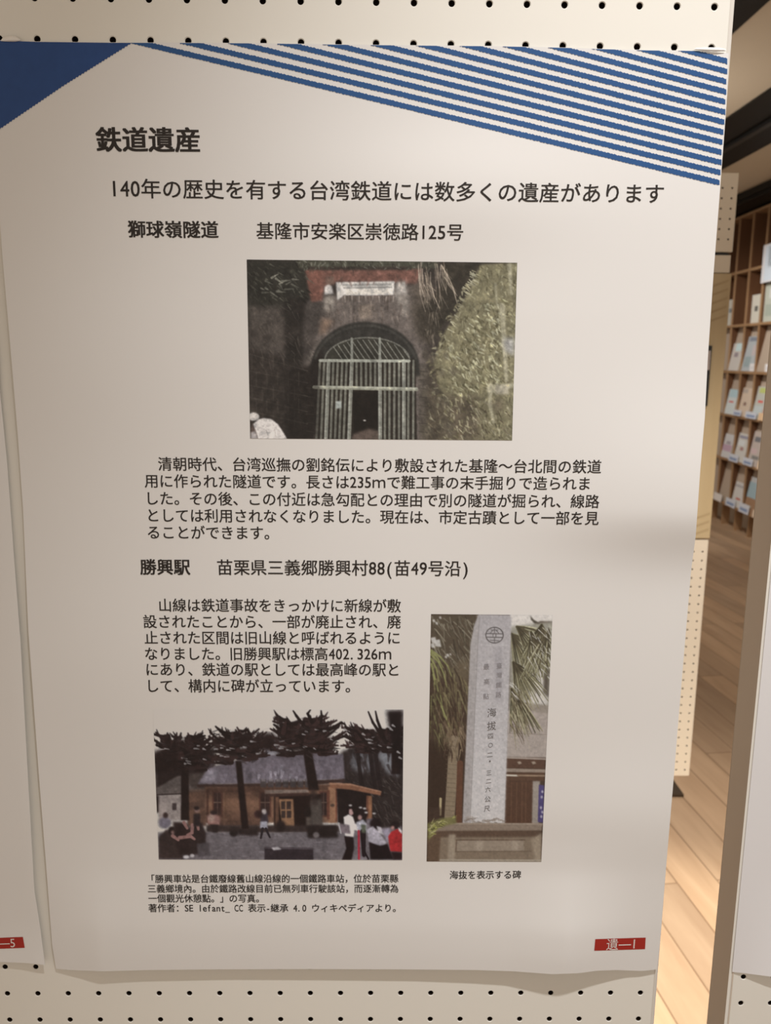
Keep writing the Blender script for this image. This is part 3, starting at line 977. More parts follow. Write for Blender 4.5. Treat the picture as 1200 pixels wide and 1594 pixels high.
# cedar trees
DK = (36, 22, 20)
def cedar(tx, ty, tb, tw, cx, cy, rx, ry, seed, lean=0):
    cv.poly([(tx - tw * .45, ty), (tx + tw * .45, ty), (tx + lean + tw * .55, tb), (tx + lean - tw * .5, tb)], DK, 2.5)
    r = np.random.default_rng(seed)
    for i in range(15):          # clumps of boughs
        x, y = cx + r.normal(0, .34) * rx, cy + r.normal(.05, .30) * ry
        cv.ell(x, y, rx * r.uniform(.18, .34), ry * r.uniform(.16, .28), np.array(DK) * r.uniform(.9, 1.25), 9)
    cv.ell(cx, cy, rx * .5, ry * .55, DK, 12)
    for i in range(46):          # boughs turning up at the tip
        s = -1 if i % 2 else 1
        y = cy + r.uniform(-.8, .85) * ry
        x = cx + s * r.uniform(0, .5) * rx
        L = rx * r.uniform(.3, .72) * (1 - .3 * abs(y - cy) / ry)
        up = r.uniform(.05, .55) * L * (1.0 if y < cy + .2 * ry else -.1)
        c = np.array(DK) * r.uniform(.9, 1.7)
        cv.stroke([(x, y), (x + s * L * .35, y + .04 * L), (x + s * L * .7, y - up * .45), (x + s * L, y - up)], r.uniform(15, 26), c, 7, 4)
        for k in range(3):
            t = r.uniform(.4, 1)
            xx, yy = x + s * L * t, y - up * t * t
            cv.stroke([(xx, yy), (xx + s * r.uniform(2, 16), yy - r.uniform(4, 26))], 10, c, 3, 3, .9)
    for i in range(10):
        x = cx + r.uniform(-.55, .55) * rx
        h = ry * r.uniform(.55, 1.05)
        a = r.uniform(-.5, .5)
        cv.stroke([(x, cy - ry * .2), (x + a * h * .4, cy - ry * .2 - h * .45), (x + a * h * .7, cy - ry * .1 - h * .8)], r.uniform(16, 30), np.array(DK) * r.uniform(1, 1.7), 6, 4)
    for i in range(12):
        x, y = cx + r.uniform(-.8, .8) * rx, cy + r.uniform(-.35, .6) * ry
        cv.stroke([(x, y), (x + r.uniform(8, 24), y + r.uniform(-4, 6))], r.uniform(5, 10), (168, 158, 152), 3, 3, .8)
    cv.leaves([(cx - rx * .8, cy - ry * .7), (cx + rx * .8, cy - ry * .7), (cx + rx * .8, cy + ry * .8), (cx - rx * .8, cy + ry * .8)], 50, 34, 7, (-30, 40), [(58, 44, 42), (24, 14, 13), (48, 36, 34)], seed + 7, .5)
cedar(194, 290, 535, 36, 186, 232, 140, 92, 51)
cv.poly([(56, 235), (160, 230), (170, 310), (62, 325)], DK, 8, .9)
cedar(432, 270, 572, 30, 430, 205, 140, 92, 52, 30)
cedar(738, 220, 400, 44, 722, 165, 170, 98, 53, 28)
cv.poly([(748, 395), (780, 395), (786, 470), (756, 470)], (52, 36, 32), 6, .7)
cedar(1132, 170, 330, 40, 1050, 180, 160, 62, 54)
cv.poly([(1092, 48), (1164, 44), (1164, 320), (1130, 300), (1110, 180)], (30, 18, 18), 7)
for q in ([(1090, 190), (1030, 100), (1010, 52)], [(1080, 170), (1050, 90), (1042, 50)], [(1000, 190), (960, 140), (930, 130)], [(760, 100), (740, 60), (752, 44)], [(720, 110), (690, 70), (676, 48)], [(800, 110), (802, 70), (800, 48)], [(840, 130), (890, 100), (905, 108)]):
    cv.stroke(q, 16, DK, 6, 3)
for x, y in ((1100, 120), (1118, 112), (1108, 128), (985, 150), (905, 130), (1140, 230), (1148, 255)):
    cv.stroke([(x, y), (x + 10, y + 6)], 10, (176, 166, 158), 5, 3, .8)
# people at the left
cv.ell(105, 545, 28, 26, (112, 102, 112), 4)
cv.ell(108, 512, 12, 13, (56, 38, 36), 3)
cv.poly([(78, 610), (110, 575), (150, 590), (170, 650), (190, 706), (78, 706)], (58, 41, 37), 4)
cv.ell(136, 580, 17, 18, (40, 26, 24), 3)
cv.ell(142, 588, 9, 9, (150, 108, 96), 3)
cv.poly([(140, 540), (200, 545), (240, 600), (230, 690), (170, 690), (150, 620)], (46, 30, 28), 5)
cv.poly([(215, 560), (270, 545), (288, 590), (286, 680), (215, 690)], (48, 33, 31), 4)
for q in ([(190, 545), (204, 570)], [(228, 556), (226, 590), (205, 600)], [(170, 612), (220, 606), (236, 618)], [(140, 604), (165, 622)], [(250, 548), (254, 575)]):
    cv.stroke(q, 16, (152, 102, 92), 11, 3)
cv.ell(248, 488, 12, 14, (140, 100, 88), 2.5)
cv.ell(246, 480, 13, 9, (42, 28, 26), 2.5)
cv.poly([(232, 505), (262, 505), (264, 560), (232, 562)], (46, 32, 32), 3)
cv.poly([(248, 640), (302, 632), (306, 692), (252, 698)], (80, 69, 70), 3)
cv.ell(200, 698, 14, 8, (196, 186, 182), 2)
cv.ell(226, 692, 10, 8, (190, 178, 174), 2)
cv.poly([(292, 515), (320, 500), (350, 520), (350, 556), (300, 552)], (158, 106, 94), 4)
cv.ell(312, 525, 14, 18, (172, 140, 120), 4, .7)
cv.ell(322, 500, 15, 10, (48, 32, 30), 3)
cv.poly([(305, 552), (345, 555), (340, 590), (318, 588)], (48, 34, 32), 3)
# walker
cv.poly([(530, 500), (560, 498), (566, 545), (530, 548)], (62, 50, 56), 3)
cv.ell(546, 496, 11, 12, (176, 160, 152), 2.5)
cv.ell(520, 508, 18, 18, (52, 30, 28), 4)
cv.poly([(530, 540), (560, 540), (562, 572), (528, 570)], (156, 151, 160), 2.5)
cv.stroke([(540, 572), (532, 614)], 13, (42, 32, 36), 9, 2)
cv.stroke([(554, 572), (572, 610)], 12, (42, 32, 36), 8, 2)
# group at the right
cv.ell(918, 492, 17, 19, (34, 20, 20), 3)
cv.poly([(924, 486), (936, 484), (944, 505), (934, 514), (924, 506)], (206, 152, 142), 2)
cv.poly([(900, 520), (922, 508), (942, 518), (950, 548), (980, 566), (976, 586), (948, 578), (944, 612), (906, 606)], (208, 196, 186), 2)
cv.poly([(876, 548), (925, 556), (930, 594), (884, 590)], (122, 102, 104), 2.5)
cv.stroke([(878, 548), (888, 592)], 7, (176, 164, 160), 6, 2)
cv.poly([(902, 604), (944, 610), (946, 660), (936, 710), (892, 710), (912, 660)], (32, 17, 19), 2.5)
cv.ell(985, 505, 22, 26, (36, 22, 22), 3)
cv.ell(972, 522, 9, 11, (176, 128, 118), 2.5)
cv.poly([(955, 545), (985, 530), (1005, 552), (1004, 590), (966, 592)], (172, 166, 172), 3)
cv.poly([(1000, 530), (1030, 525), (1030, 565), (1004, 575)], (120, 106, 110), 4)
cv.stroke([(986, 585), (990, 690)], 26, (34, 22, 26), 16, 2.5)
cv.stroke([(985, 660), (1010, 706)], 10, (34, 22, 26), 7, 2)
cv.poly([(978, 552), (1000, 556), (998, 592), (980, 590)], (88, 92, 70), 3)
cv.stroke([(967, 582), (968, 706)], 10, (196, 32, 52), 9, 1.6)
cv.ell(1042, 550, 26, 26, (34, 22, 24), 4)
cv.poly([(1004, 575), (1030, 560), (1060, 590), (1090, 635), (1070, 655), (1012, 634)], (172, 160, 166), 2.5)
cv.poly([(1046, 560), (1066, 565), (1080, 600), (1055, 590)], (190, 178, 178), 2.5)
cv.poly([(1012, 630), (1060, 648), (1095, 640), (1122, 708), (1020, 708)], (29, 17, 20), 2.5)
cv.poly([(1070, 575), (1105, 570), (1112, 620), (1095, 630)], (146, 132, 146), 4)
cv.ell(1130, 556, 20, 18, (36, 24, 24), 3)
cv.ell(1118, 568, 8, 9, (170, 116, 104), 2.5)
cv.poly([(1112, 585), (1140, 572), (1160, 590), (1160, 676), (1108, 672), (1102, 640), (1098, 606)], (196, 28, 30), 2)
cv.poly([(1110, 674), (1160, 678), (1160, 710), (1122, 710)], (40, 20, 24), 3)
cv.poly([(1142, 565), (1160, 580), (1160, 596), (1146, 582)], (206, 194, 186), 2)
for x, y in ((975, 478), (993, 482), (1036, 504), (930, 468), (1000, 500)):
    cv.ell(x, y, 8, 4, (190, 178, 170), 2)
n_ = cv.noise(9, 61)
sky = (cv.a.mean(-1) > 180)[..., None]
n2_ = cv.noise(34, 62)
cv.a *= np.where(sky, 1, 1 + .09 * n_[..., None] + .10 * n2_[..., None])
print_photo(cv, 220, 1090, 2.8571, [(238, 1104), (628, 1104.5), (626, 1339), (247, 1338)], (201, 189, 175), poster,
            'printed photograph of a wooden station house behind cedar trees', 400, 244, .72, .93)
# ---- printed photograph: inscribed stone pillar on a plinth among palms
cv = Canvas(797, 1594, (72, 54, 42))
rr = np.random.default_rng(5)
cv.rect(60, 780, 260, 1250, (58, 41, 31), 10)
cv.poly([(70, 60), (345, 60), (300, 420), (70, 420)], (84, 70, 54), 10)
cv.leaves([(75, 64), (345, 64), (300, 330), (75, 330)], 110, 80, 9, (35, 90), [(112, 100, 82), (62, 50, 38), (132, 122, 102), (84, 74, 56)], 71, .6)
for x, y, s in ((90, 205, 18), (112, 222, 22), (85, 235, 14), (170, 290, 8), (160, 300, 7), (185, 285, 6), (268, 362, 6), (92, 96, 8), (108, 110, 8), (128, 78, 7)):
    cv.poly([(x - s, y - s * .7), (x + s * .6, y - s), (x + s, y + s), (x - s * .5, y + s * .8)], (190, 182, 174), 2.5, .9)
cv.poly([(200, 350), (300, 300), (285, 620), (215, 560)], (104, 88, 66), 16, .7)
cv.leaves([(80, 280), (180, 330), (290, 420), (270, 700), (90, 760)], 120, 120, 12, (55, 95), [(104, 90, 60), (70, 52, 38), (122, 110, 74), (58, 42, 32)], 72, .55)
for q in ([(76, 262), (130, 300), (170, 350), (192, 410)], [(76, 285), (120, 330), (150, 400), (165, 470)], [(76, 310), (105, 360), (120, 440)], [(78, 340), (92, 400), (98, 470)], [(76, 270), (110, 300), (145, 360)], [(90, 400), (130, 520), (150, 640)], [(110, 520), (160, 640), (200, 740)]):
    cv.stroke(q, 13, (138, 136, 78), 4, 2.5, .85)
cv.leaves([(70, 420), (120, 420), (140, 780), (70, 780)], 50, 110, 10, (60, 100), [(120, 116, 70), (84, 72, 48), (64, 48, 36)], 73, .6)
cv.leaves([(90, 560), (270, 560), (270, 800), (150, 800)], 60, 90, 9, (60, 110), [(128, 106, 82), (70, 50, 38), (104, 80, 60)], 74, .5)
cv.stroke([(205, 770), (196, 960), (178, 1240)], 56, (132, 112, 88), 58, 5)
for y in range(800, 1230, 26):
    cv.stroke([(160, y), (222, y + 6)], 4, (104, 86, 66), 4, 3, .6)
cv.leaves([(150, 700), (260, 700), (250, 860), (150, 850)], 40, 60, 9, (60, 110), [(104, 84, 62), (66, 48, 36), (124, 104, 78)], 70, .8)
cv.stroke([(240, 900), (232, 1240)], 34, (96, 60, 42), 36, 4)
cv.stroke([(130, 1100), (128, 1190)], 14, (168, 148, 108), 12, 3)
cv.rect(60, 1150, 130, 1240, (66, 48, 38), 8)
# right side: sky, house, palms
cv.poly([(520, 58), (775, 58), (770, 100), (690, 98), (640, 130), (640, 160), (520, 150)], (206, 196, 187), 3)
cv.poly([(520, 130), (770, 96), (740, 640), (515, 640)], (150, 142, 126), 8)
cv.poly([(640, 440), (740, 300), (735, 600), (600, 590)], (196, 186, 176), 10)
cv.poly([(715, 330), (745, 330), (738, 530), (708, 500)], (88, 76, 64), 6)
cv.poly([(508, 600), (740, 590), (730, 868), (500, 868)], (164, 148, 137), 4)
cv.poly([(600, 560), (740, 570), (738, 622), (600, 600)], (144, 130, 116), 5)
for i in range(26):
    x = 505 + i * 10
    cv.stroke([(x, 640), (x + 60, 862)], 2, (146, 130, 120), 2, 1.2, .6)
cv.stroke([(505, 730), (735, 738)], 4, (140, 124, 112), 4, 2)
cv.poly([(500, 866), (722, 872), (718, 930), (500, 926)], (88, 60, 46), 2.5)
cv.stroke([(500, 868), (722, 876)], 8, (158, 140, 126), 8, 2)
cv.stroke([(500, 938), (718, 944)], 20, (142, 122, 106), 20, 2.5)
cv.rect(500, 952, 716, 1000, (88, 60, 44), 3)
cv.stroke([(500, 967), (566, 969)], 10, (192, 178, 160), 10, 2)
cv.stroke([(566, 968), (714, 970)], 10, (140, 112, 88), 10, 2)
for x in (575, 655):
    cv.poly([(x - 14, 892), (x + 4, 888), (x + 14, 900), (x - 4, 906)], (150, 130, 112), 2)
cv.poly([(497, 1000), (650, 1000), (648, 1245), (492, 1245)], (84, 56, 41), 3)
for x in (530, 560, 590, 612):
    cv.stroke([(x, 1010), (x - 3, 1240)], 7, (104, 70, 50), 7, 4, .6)
cv.poly([(650, 1000), (690, 1000), (684, 1245), (645, 1245)], (148, 134, 122), 3)
cv.poly([(684, 1020), (714, 1024), (708, 1236), (678, 1230)], (76, 64, 112), 2)
for x, y in ((704, 1060), (700, 1090), (696, 1150), (704, 1175), (698, 1200)):
    cv.ell(x, y, 6, 8, (190, 182, 190), 2, .8)
for i, (x, y, rc, a0, a1) in enumerate([(530, 170, 240, 10, 85), (560, 130, 210, -5, 70), (700, 120, 220, 60, 130), (540, 330, 240, 25, 88), (530, 480, 240, 45, 92), (640, 160, 260, 40, 100), (740, 150, 260, 85, 130)]):
    cv.frond(x, y, rc, 22, a0, a1, 13, (112, 104, 74), 80 + i, .7)
    cv.frond(x, y, rc, 12, a0, a1, 8, (158, 150, 118), 90 + i, .7)
    cv.frond(x, y, rc, 10, a0, a1, 9, (72, 62, 44), 100 + i, .7)
cv.leaves([(620, 130), (760, 110), (740, 420), (620, 300)], 60, 60, 5, (35, 75), [(206, 198, 188), (64, 54, 40), (180, 172, 150)], 75, .8)
cv.leaves([(520, 480), (640, 470), (600, 760), (515, 720)], 60, 90, 7, (50, 85), [(138, 126, 92), (82, 68, 50), (168, 156, 126)], 76, .7)
cv.leaves([(520, 400), (560, 420), (560, 520), (520, 520)], 8, 50, 4, (40, 60), [(210, 202, 192)], 77, .9)
cv.poly([(635, 66), (655, 90), (690, 110), (660, 112), (640, 90)], (76, 66, 54), 3)
# pillar
cv.poly([(345, 62), (520, 68), (528, 95), (490, 1242), (255, 1242), (300, 230), (322, 120)], (176, 167, 164), 2.5)
for k in range(24):
    y0, y1 = 62 + k * 49.2, 62 + (k + 1) * 49.2
    fr = k / 23
    c = np.array((163, 153, 152)) * (1 - fr) + np.array((198, 190, 186)) * fr
    xl, xr = 340 - 60 * fr, 526 - 36 * fr
    cv.rect(xl, y0 - 4, xr, y1 + 4, c, 6, .8)
cv.poly([(345, 62), (322, 120), (300, 230), (255, 1242), (296, 1242), (340, 230), (352, 100)], (163, 153, 149), 4)
cv.stroke([(350, 70), (336, 300), (296, 1240)], 3, (132, 122, 118), 3, 1.8, .8)
for i in range(60):
    y = rr.uniform(240, 1230)
    x = 300 - (y - 230) * .044 + rr.uniform(4, 30)
    cv.ell(x, y, 5, rr.uniform(3, 9), (146, 136, 132), 3, .5)
cv.rect(380, 232, 515, 236, (190, 181, 178), 2, .8)
cv.poly([(430, 240), (480, 240), (474, 560), (440, 560)], (150, 141, 142), 10, .5)
cv.leaves([(262, 1200), (485, 1205), (488, 1240), (258, 1240)], 30, 22, 12, (-20, 20), [(140, 124, 112), (120, 104, 92)], 78, .5)
# emblem carved near the top of the pillar
ec = (94, 86, 83)
tt = np.linspace(0, 2 * math.pi, 40)
cv.stroke([(434 + 49 * math.cos(a), 177 + 44 * math.sin(a)) for a in tt], 6, ec, 6, 2)
cv.stroke([(386, 168), (482, 170)], 5, ec, 5, 2)
cv.stroke([(388, 188), (482, 190)], 5, ec, 5, 2)
for q in ([(434, 136), (434, 166)], [(434, 190), (434, 220)], [(414, 148), (454, 148)], [(410, 206), (458, 208)], [(424, 150), (410, 166)], [(444, 150), (458, 166)], [(426, 168), (426, 190)], [(442, 168), (442, 190)]):
    cv.stroke(q, 5, ec, 4, 2, .9)
# plinth
cv.poly([(60, 1250), (110, 1240), (150, 1300), (130, 1458), (52, 1458)], (96, 72, 54), 5)
cv.poly([(110, 1236), (705, 1238), (700, 1280), (80, 1284)], (134, 114, 97), 3)
cv.stroke([(110, 1240), (704, 1242)], 8, (150, 130, 112), 8, 3)
cv.poly([(112, 1282), (698, 1280), (660, 1316), (140, 1318)], (92, 69, 54), 4)
cv.poly([(130, 1316), (680, 1314), (696, 1458), (120, 1458)], (126, 106, 86), 4)
cv.poly([(176, 1300), (215, 1300), (212, 1450), (170, 1450)], (152, 133, 112), 5)
cv.poly([(222, 1330), (600, 1328), (600, 1394), (222, 1396)], (144, 125, 106), 3)
cv.stroke([(218, 1332), (606, 1332)], 6, (96, 74, 58), 6, 2)
cv.stroke([(220, 1334), (216, 1398)], 5, (104, 82, 66), 5, 2)
cv.stroke([(214, 1398), (640, 1396)], 6, (110, 90, 72), 6, 2.5)
cv.poly([(330, 1336), (370, 1336), (366, 1390), (330, 1390)], (172, 152, 132), 7, .6)
cv.poly([(530, 1336), (570, 1336), (566, 1390), (530, 1390)], (168, 148, 128), 7, .6)
cv.poly([(640, 1330), (700, 1290), (698, 1450), (660, 1450)], (150, 130, 108), 6)
cv.stroke([(130, 1446), (694, 1448)], 12, (158, 142, 122), 12, 3)
cv.poly([(55, 1240), (130, 1210), (215, 1200), (220, 1238), (120, 1260), (90, 1300), (60, 1340)], (116, 108, 62), 5)
cv.leaves([(55, 1240), (215, 1200), (120, 1260), (60, 1330)], 60, 24, 6, (-70, 40), [(152, 150, 70), (120, 116, 56), (84, 76, 44), (170, 160, 104)], 79, .8)
cv.mottle(10, .06, 33)
PH_C = [(671, 956), (860, 957.5), (842.5, 1341.5), (664, 1341)]
print_photo(cv, 650, 940, 3.6227, PH_C, (211, 200, 190), poster,
            'printed photograph of an inscribed stone pillar among palms', 200, 400, .82)
M_CARVE = mat('carved_lettering', alb((104, 96, 92), (211, 200, 190)), .45, .35)
M_CARVE2 = mat('faint_carved_lettering', alb((138, 129, 127), (211, 200, 190)), .45, .35)
ph = [o for o in poster.children if o.name.startswith('photograph')][-1]
ph.name = 'photograph'
def carved(chars, m, bold=.0, wob=.8):
    parts = []
    for ch, x, y, e in chars:
        v, f = glyphs(ch, bold, 2)
        sx, sy = v[:, 0] - (v[:, 0].min() + v[:, 0].max()) / 2, v[:, 1] - (v[:, 1].min() + v[:, 1].max()) / 2
        parts.append((on_sheet(x + sx * e, y - sy * e - sx * e * .12, h_main, INK * 2), f))
    o = obj('inscription', *join(parts), m)
    o.parent = ph
    o.location = -Vector(poster.location)
carved([('海', 765.5, 1109, 15), ('拔', 765, 1130, 15), ('四', 763.5, 1146, 9.5), ('〇', 763.5, 1160, 8), ('二', 762.5, 1175, 9.5), ('・', 762.5, 1185, 14), ('三', 761, 1203, 9),
        ('二', 760.5, 1216, 9), ('六', 759.5, 1229, 9), ('公', 759, 1244, 10), ('尺', 758, 1259, 10)], M_CARVE, .004)
carved([('最', 757, 1038, 10), ('高', 757.5, 1061, 10), ('點', 756.5, 1084, 10), ('臺', 777, 1036, 9.5), ('灣', 777, 1051, 9.5), ('鐵', 776.5, 1066, 9.5), ('路', 776, 1081, 9.5)], M_CARVE2, 0)

# ------------------------------------------------------------------ neighbouring posters
def h_left(X, Z):
    v = (1.80 - Z) / .70
    u = (X + .497) / .5 + 1
    return .0014 + .0030 * np.clip((v - .93) / .07, 0, 1.2) ** 1.7 + .0022 * np.exp(-np.clip(1 - u, 0, 2) / .04) * np.clip(v * 1.5, 0, 1) + .0012 * g(v, .8, .1)

Lp = empty('poster', (-.74, 0, 1.104))
tag(Lp, 'white poster at the left edge, only its right border and red tag showing', 'poster')
Tl = [(-600, 50), (-26, 61.5)]
Rl = [(-26, 61.5), (-8, 480), (0, 611), (11, 720), (22, 871), (32, 1000), (43, 1200), (53.5, 1387), (62, 1440), (70, 1502)]
Bl = [(-390, 1500), (-100, 1498), (0, 1497.5), (40, 1499), (70, 1502)]
Ll = [(-600, 50), (-390, 1500)]
gp = coons(Tl, Rl, Bl, Ll, 70, 120)
sheet_obj('paper', on_sheet(gp[..., 0], gp[..., 1], h_left), M_PAPER, Lp)
page_tag([(-42, 1461.5), (35.5, 1458.5), (38.5, 1475.5), (-40, 1478.5)], '―5', (-3, 23), Lp, h_left)

def h_right(X, Z):
    v = (1.80 - Z) / .70
    u = (X - .0765) / .5
    return (.0008 + interp(u, [(-.1, .0), (0, .0002), (.06, .006), (.12, .010), (.5, .006), (1, .002)]) * np.clip((v - .86) / .14, 0, 1.2) ** 1.7
            + (.003 * g(v, .62, .09) * g(u, .2, .5) + .002 * g(v, .3, .1)) * np.clip(u * 10, 0, 1))

Rp = empty('poster', (.33, 0, 1.098))
tag(Rp, 'bluish white poster at the right edge on the panel beyond the gap', 'poster')
uu, vv = np.meshgrid(np.linspace(0, 1, 70), np.linspace(0, 1, 120))
RX, RZ = XR - .0006 + uu * .5, 1.80 - vv * .6985
P = np.stack([RX, -h_right(RX, RZ), RZ], -1)
sheet_obj('paper', P, M_PAPER2, Rp)

def tape(pts, label, lift):
    c = np.mean(pts, 0)
    ring = np.array(pts, float)
    n = len(ring)
    rows = [np.array([c]), c + (ring - c) * .5, c + (ring - c) * .85, ring]
    hs = [lift, lift * .95, lift * .6, .0004]
    V = [on_sheet(rows[0][:, 0], rows[0][:, 1], h_main, hs[0])]
    for r, hh in zip(rows[1:], hs[1:]):
        V.append(on_sheet(r[:, 0], r[:, 1], h_main, hh))
    V = np.concatenate(V)
    f = [(0, 1 + i, 1 + (i + 1) % n) for i in range(n)]
    for k in range(2):
        f += [(1 + k * n + i, 1 + (k + 1) * n + i, 1 + (k + 1) * n + (i + 1) % n, 1 + k * n + (i + 1) % n) for i in range(n)]
    return tag(obj('tape_piece', V, f, M_TAPE, smooth=True), label, 'tape', 'tape holding the poster')

tape([(1, 64), (3, 60), (9, 56.5), (17, 55.3), (24, 56), (29, 59), (34, 63), (24, 65), (12, 65)], "white tape stub over the blue corner at the poster's top left", .0022)
tape([(1078, 77.5), (1084, 74.5), (1100, 73.6), (1118, 74.2), (1130, 76), (1131, 79.5), (1114, 80.5), (1095, 79.3)], "white tape stub over the stripes at the poster's top right", .0016)

# ------------------------------------------------------------------ display stand behind the gap
SY = 1.60
sx1 = .6925
st = empty('display_stand', (.30, SY + .02, 0))
tag(st, 'narrow display stand seen through the gap, pegboard above and below an oak band', 'display stand')
def stand_board(name, zb, zt, first, label=None):
    zs = np.arange(first, zt - .012, .025)
    zs = zs[zs > zb + .0125]
    xs = np.arange(sx1 - .0135 - .025 * 30, sx1 - .012, .025)
    V, Fc, mi = pegboard(xs, zs, sx1 - .80, sx1, zb, zt, SY, .005, .0026, 8)
    o = obj(name, V, Fc, None, st, mats=[M_STAND, M_HOLE], mi=mi)
    v, f = box_geo(sx1 - .80, sx1, SY + .0055, SY + .028, zb, zt)
    c = obj('core', v, f, M_STAND)
    c.parent = o
    c.location = -Vector(st.location)
    return o
stand_board('upper_pegboard', 1.874, 2.066, 1.905)
stand_board('lower_pegboard', .412, 1.116, .43)
v, f = join([box_geo(sx1 - .80, sx1 - .002, SY + .001, SY + .028, 1.822, 1.866, .001)])
obj('middle_rail', v, f, M_STAND, st)
v, f = box_geo(sx1 - .80, sx1 - .004, SY + .012, SY + .03, 1.8665, 1.8735)
obj('joint_strip', v, f, M_GREY, st)
v, f = box_geo(sx1 - .80, sx1 + .002, SY - .004, SY + .026, 1.118, 1.82, .002)
obj('oak_board', v, f, M_OAK, st)
parts = []
for zc in list(np.arange(1.70, 1.80, .022)) + list(np.arange(1.13, 1.19, .022)):
    V = np.array([(sx1 - .30, SY - .0046, zc - .10), (sx1 - .004, SY - .0046, zc + .012), (sx1 - .004, SY - .0046, zc + .018), (sx1 - .30, SY - .0046, zc - .093)])
    parts.append((V, [(0, 1, 2, 3)]))
M_GRAIN = mat('oak_grain', (.40, .30, .17), .5, .3)
for q in parts:
    obj('grain_streak', *q, M_GRAIN, st)
for x in (sx1 - .74, sx1 - .22):
    v, f = join([box_geo(x - .02, x + .02, SY + .029, SY + .05, .012, 2.0), box_geo(x - .035, x + .035, SY - .10, SY + .18, 0, .012, .003)])
    obj('leg', v, f, M_GREY, st)
# framed notice on the oak board, mostly hidden by the near panel
nb = empty('notice', (.62, SY - .006, 1.50))
tag(nb, 'small black edged notice hanging on the oak band of the stand', 'notice')
p0, p1 = on_y(1106, 538, SY), on_y(1102, 632, SY)
v, f = box_geo(.50, p0[0], SY - .012, SY - .006, p1[2], p0[2], .001)
obj('frame', v, f, M_GREY, nb)
pa, pb = on_y(1104, 546, SY), on_y(1103, 576, SY)
v, f = box_geo(.515, pa[0] - .001, SY - .0126, SY - .0118, pb[2], pa[2])
obj('sheet', v, f, mat('pinkish_paper', (.42, .36, .34), .5), nb)

# dark foot plate on the floor further back
v, f = box_geo(.42, .931, 2.20, 2.62, 0, .012, .003)
tag(obj('foot_plate', v, f, mat('dark_brown_steel', (.05, .03, .015), .5)), 'dark brown foot plate lying on the floor behind the display stand', 'foot plate')

# ------------------------------------------------------------------ magazine rack along the right wall
r_ = ray(630., 555.5)
D2 = np.array([r_[0], r_[1]]) / np.hypot(r_[0], r_[1])
N2 = np.array([D2[1], -D2[0]])
RA = 3.1
RO = CAM[:2] + RA * N2 + 7.0 * D2            # rack origin: face line, 7 m along
RZ_ = math.atan2(D2[1], D2[0])
def rack_at(x, y, out=0.0):
    """(along, height) where a sight line meets the plane 'out' metres in front of the rack face"""
    q = ray(float(x), float(y))
    t = (RA - out) / (q[:2] @ N2)
    P = CAM + q * t
    return (P[:2] - CAM[:2]) @ D2 - 7.0, P[2]
rack = empty('magazine_rack', (RO[0], RO[1], 0), RZ_)
tag(rack, 'tall brown wooden magazine rack along the far right wall holding leaflets', 'magazine rack')
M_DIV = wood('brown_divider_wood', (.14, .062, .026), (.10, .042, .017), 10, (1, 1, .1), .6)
S0, S1, DEP = -.45, 2.2, .30
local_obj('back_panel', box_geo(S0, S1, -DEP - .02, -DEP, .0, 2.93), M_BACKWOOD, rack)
SH = [2.912, 2.410, 1.923, 1.498, 1.088, .670, .248]
for z in SH:
    local_obj('shelf', box_geo(S0, S1, -DEP, .0, z - .020, z + .004, .002), M_SHELFWOOD, rack)
dv = [1.100 + .3135 * k for k in range(-4, 4)]
for s in dv:
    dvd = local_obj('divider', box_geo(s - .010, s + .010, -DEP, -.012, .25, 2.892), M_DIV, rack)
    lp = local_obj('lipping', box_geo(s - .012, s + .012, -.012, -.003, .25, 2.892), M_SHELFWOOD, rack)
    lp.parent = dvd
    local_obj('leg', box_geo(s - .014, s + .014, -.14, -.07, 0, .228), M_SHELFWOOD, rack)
for a, b in zip(SH[2:-1], SH[3:]):
    V = np.array([(S0, -.082, a - .021), (S1, -.082, a - .021), (S1, -.013, b + .005), (S0, -.013, b + .005),
                  (S0, -.092, a - .021), (S1, -.092, a - .021), (S1, -.023, b + .005), (S0, -.023, b + .005)])
    local_obj('display_board', (V, [(0, 3, 2, 1), (4, 5, 6, 7), (0, 1, 5, 4), (3, 7, 6, 2), (0, 4, 7, 3), (1, 2, 6, 5)]), M_DISPLAY, rack)
v, f = box_geo(3.36, 3.45, -2.6, 11.0, 0, 2.935)
struct(obj('wall_right', v, f, M_WALL))

CM = {}
def cmat(c):
    k = tuple(int(q) for q in c)
    if k not in CM:
        CM[k] = mat('cover_%d' % len(CM), np.clip(lin(k) * 1.35, 0, .9), .4, .35)
    return CM[k]

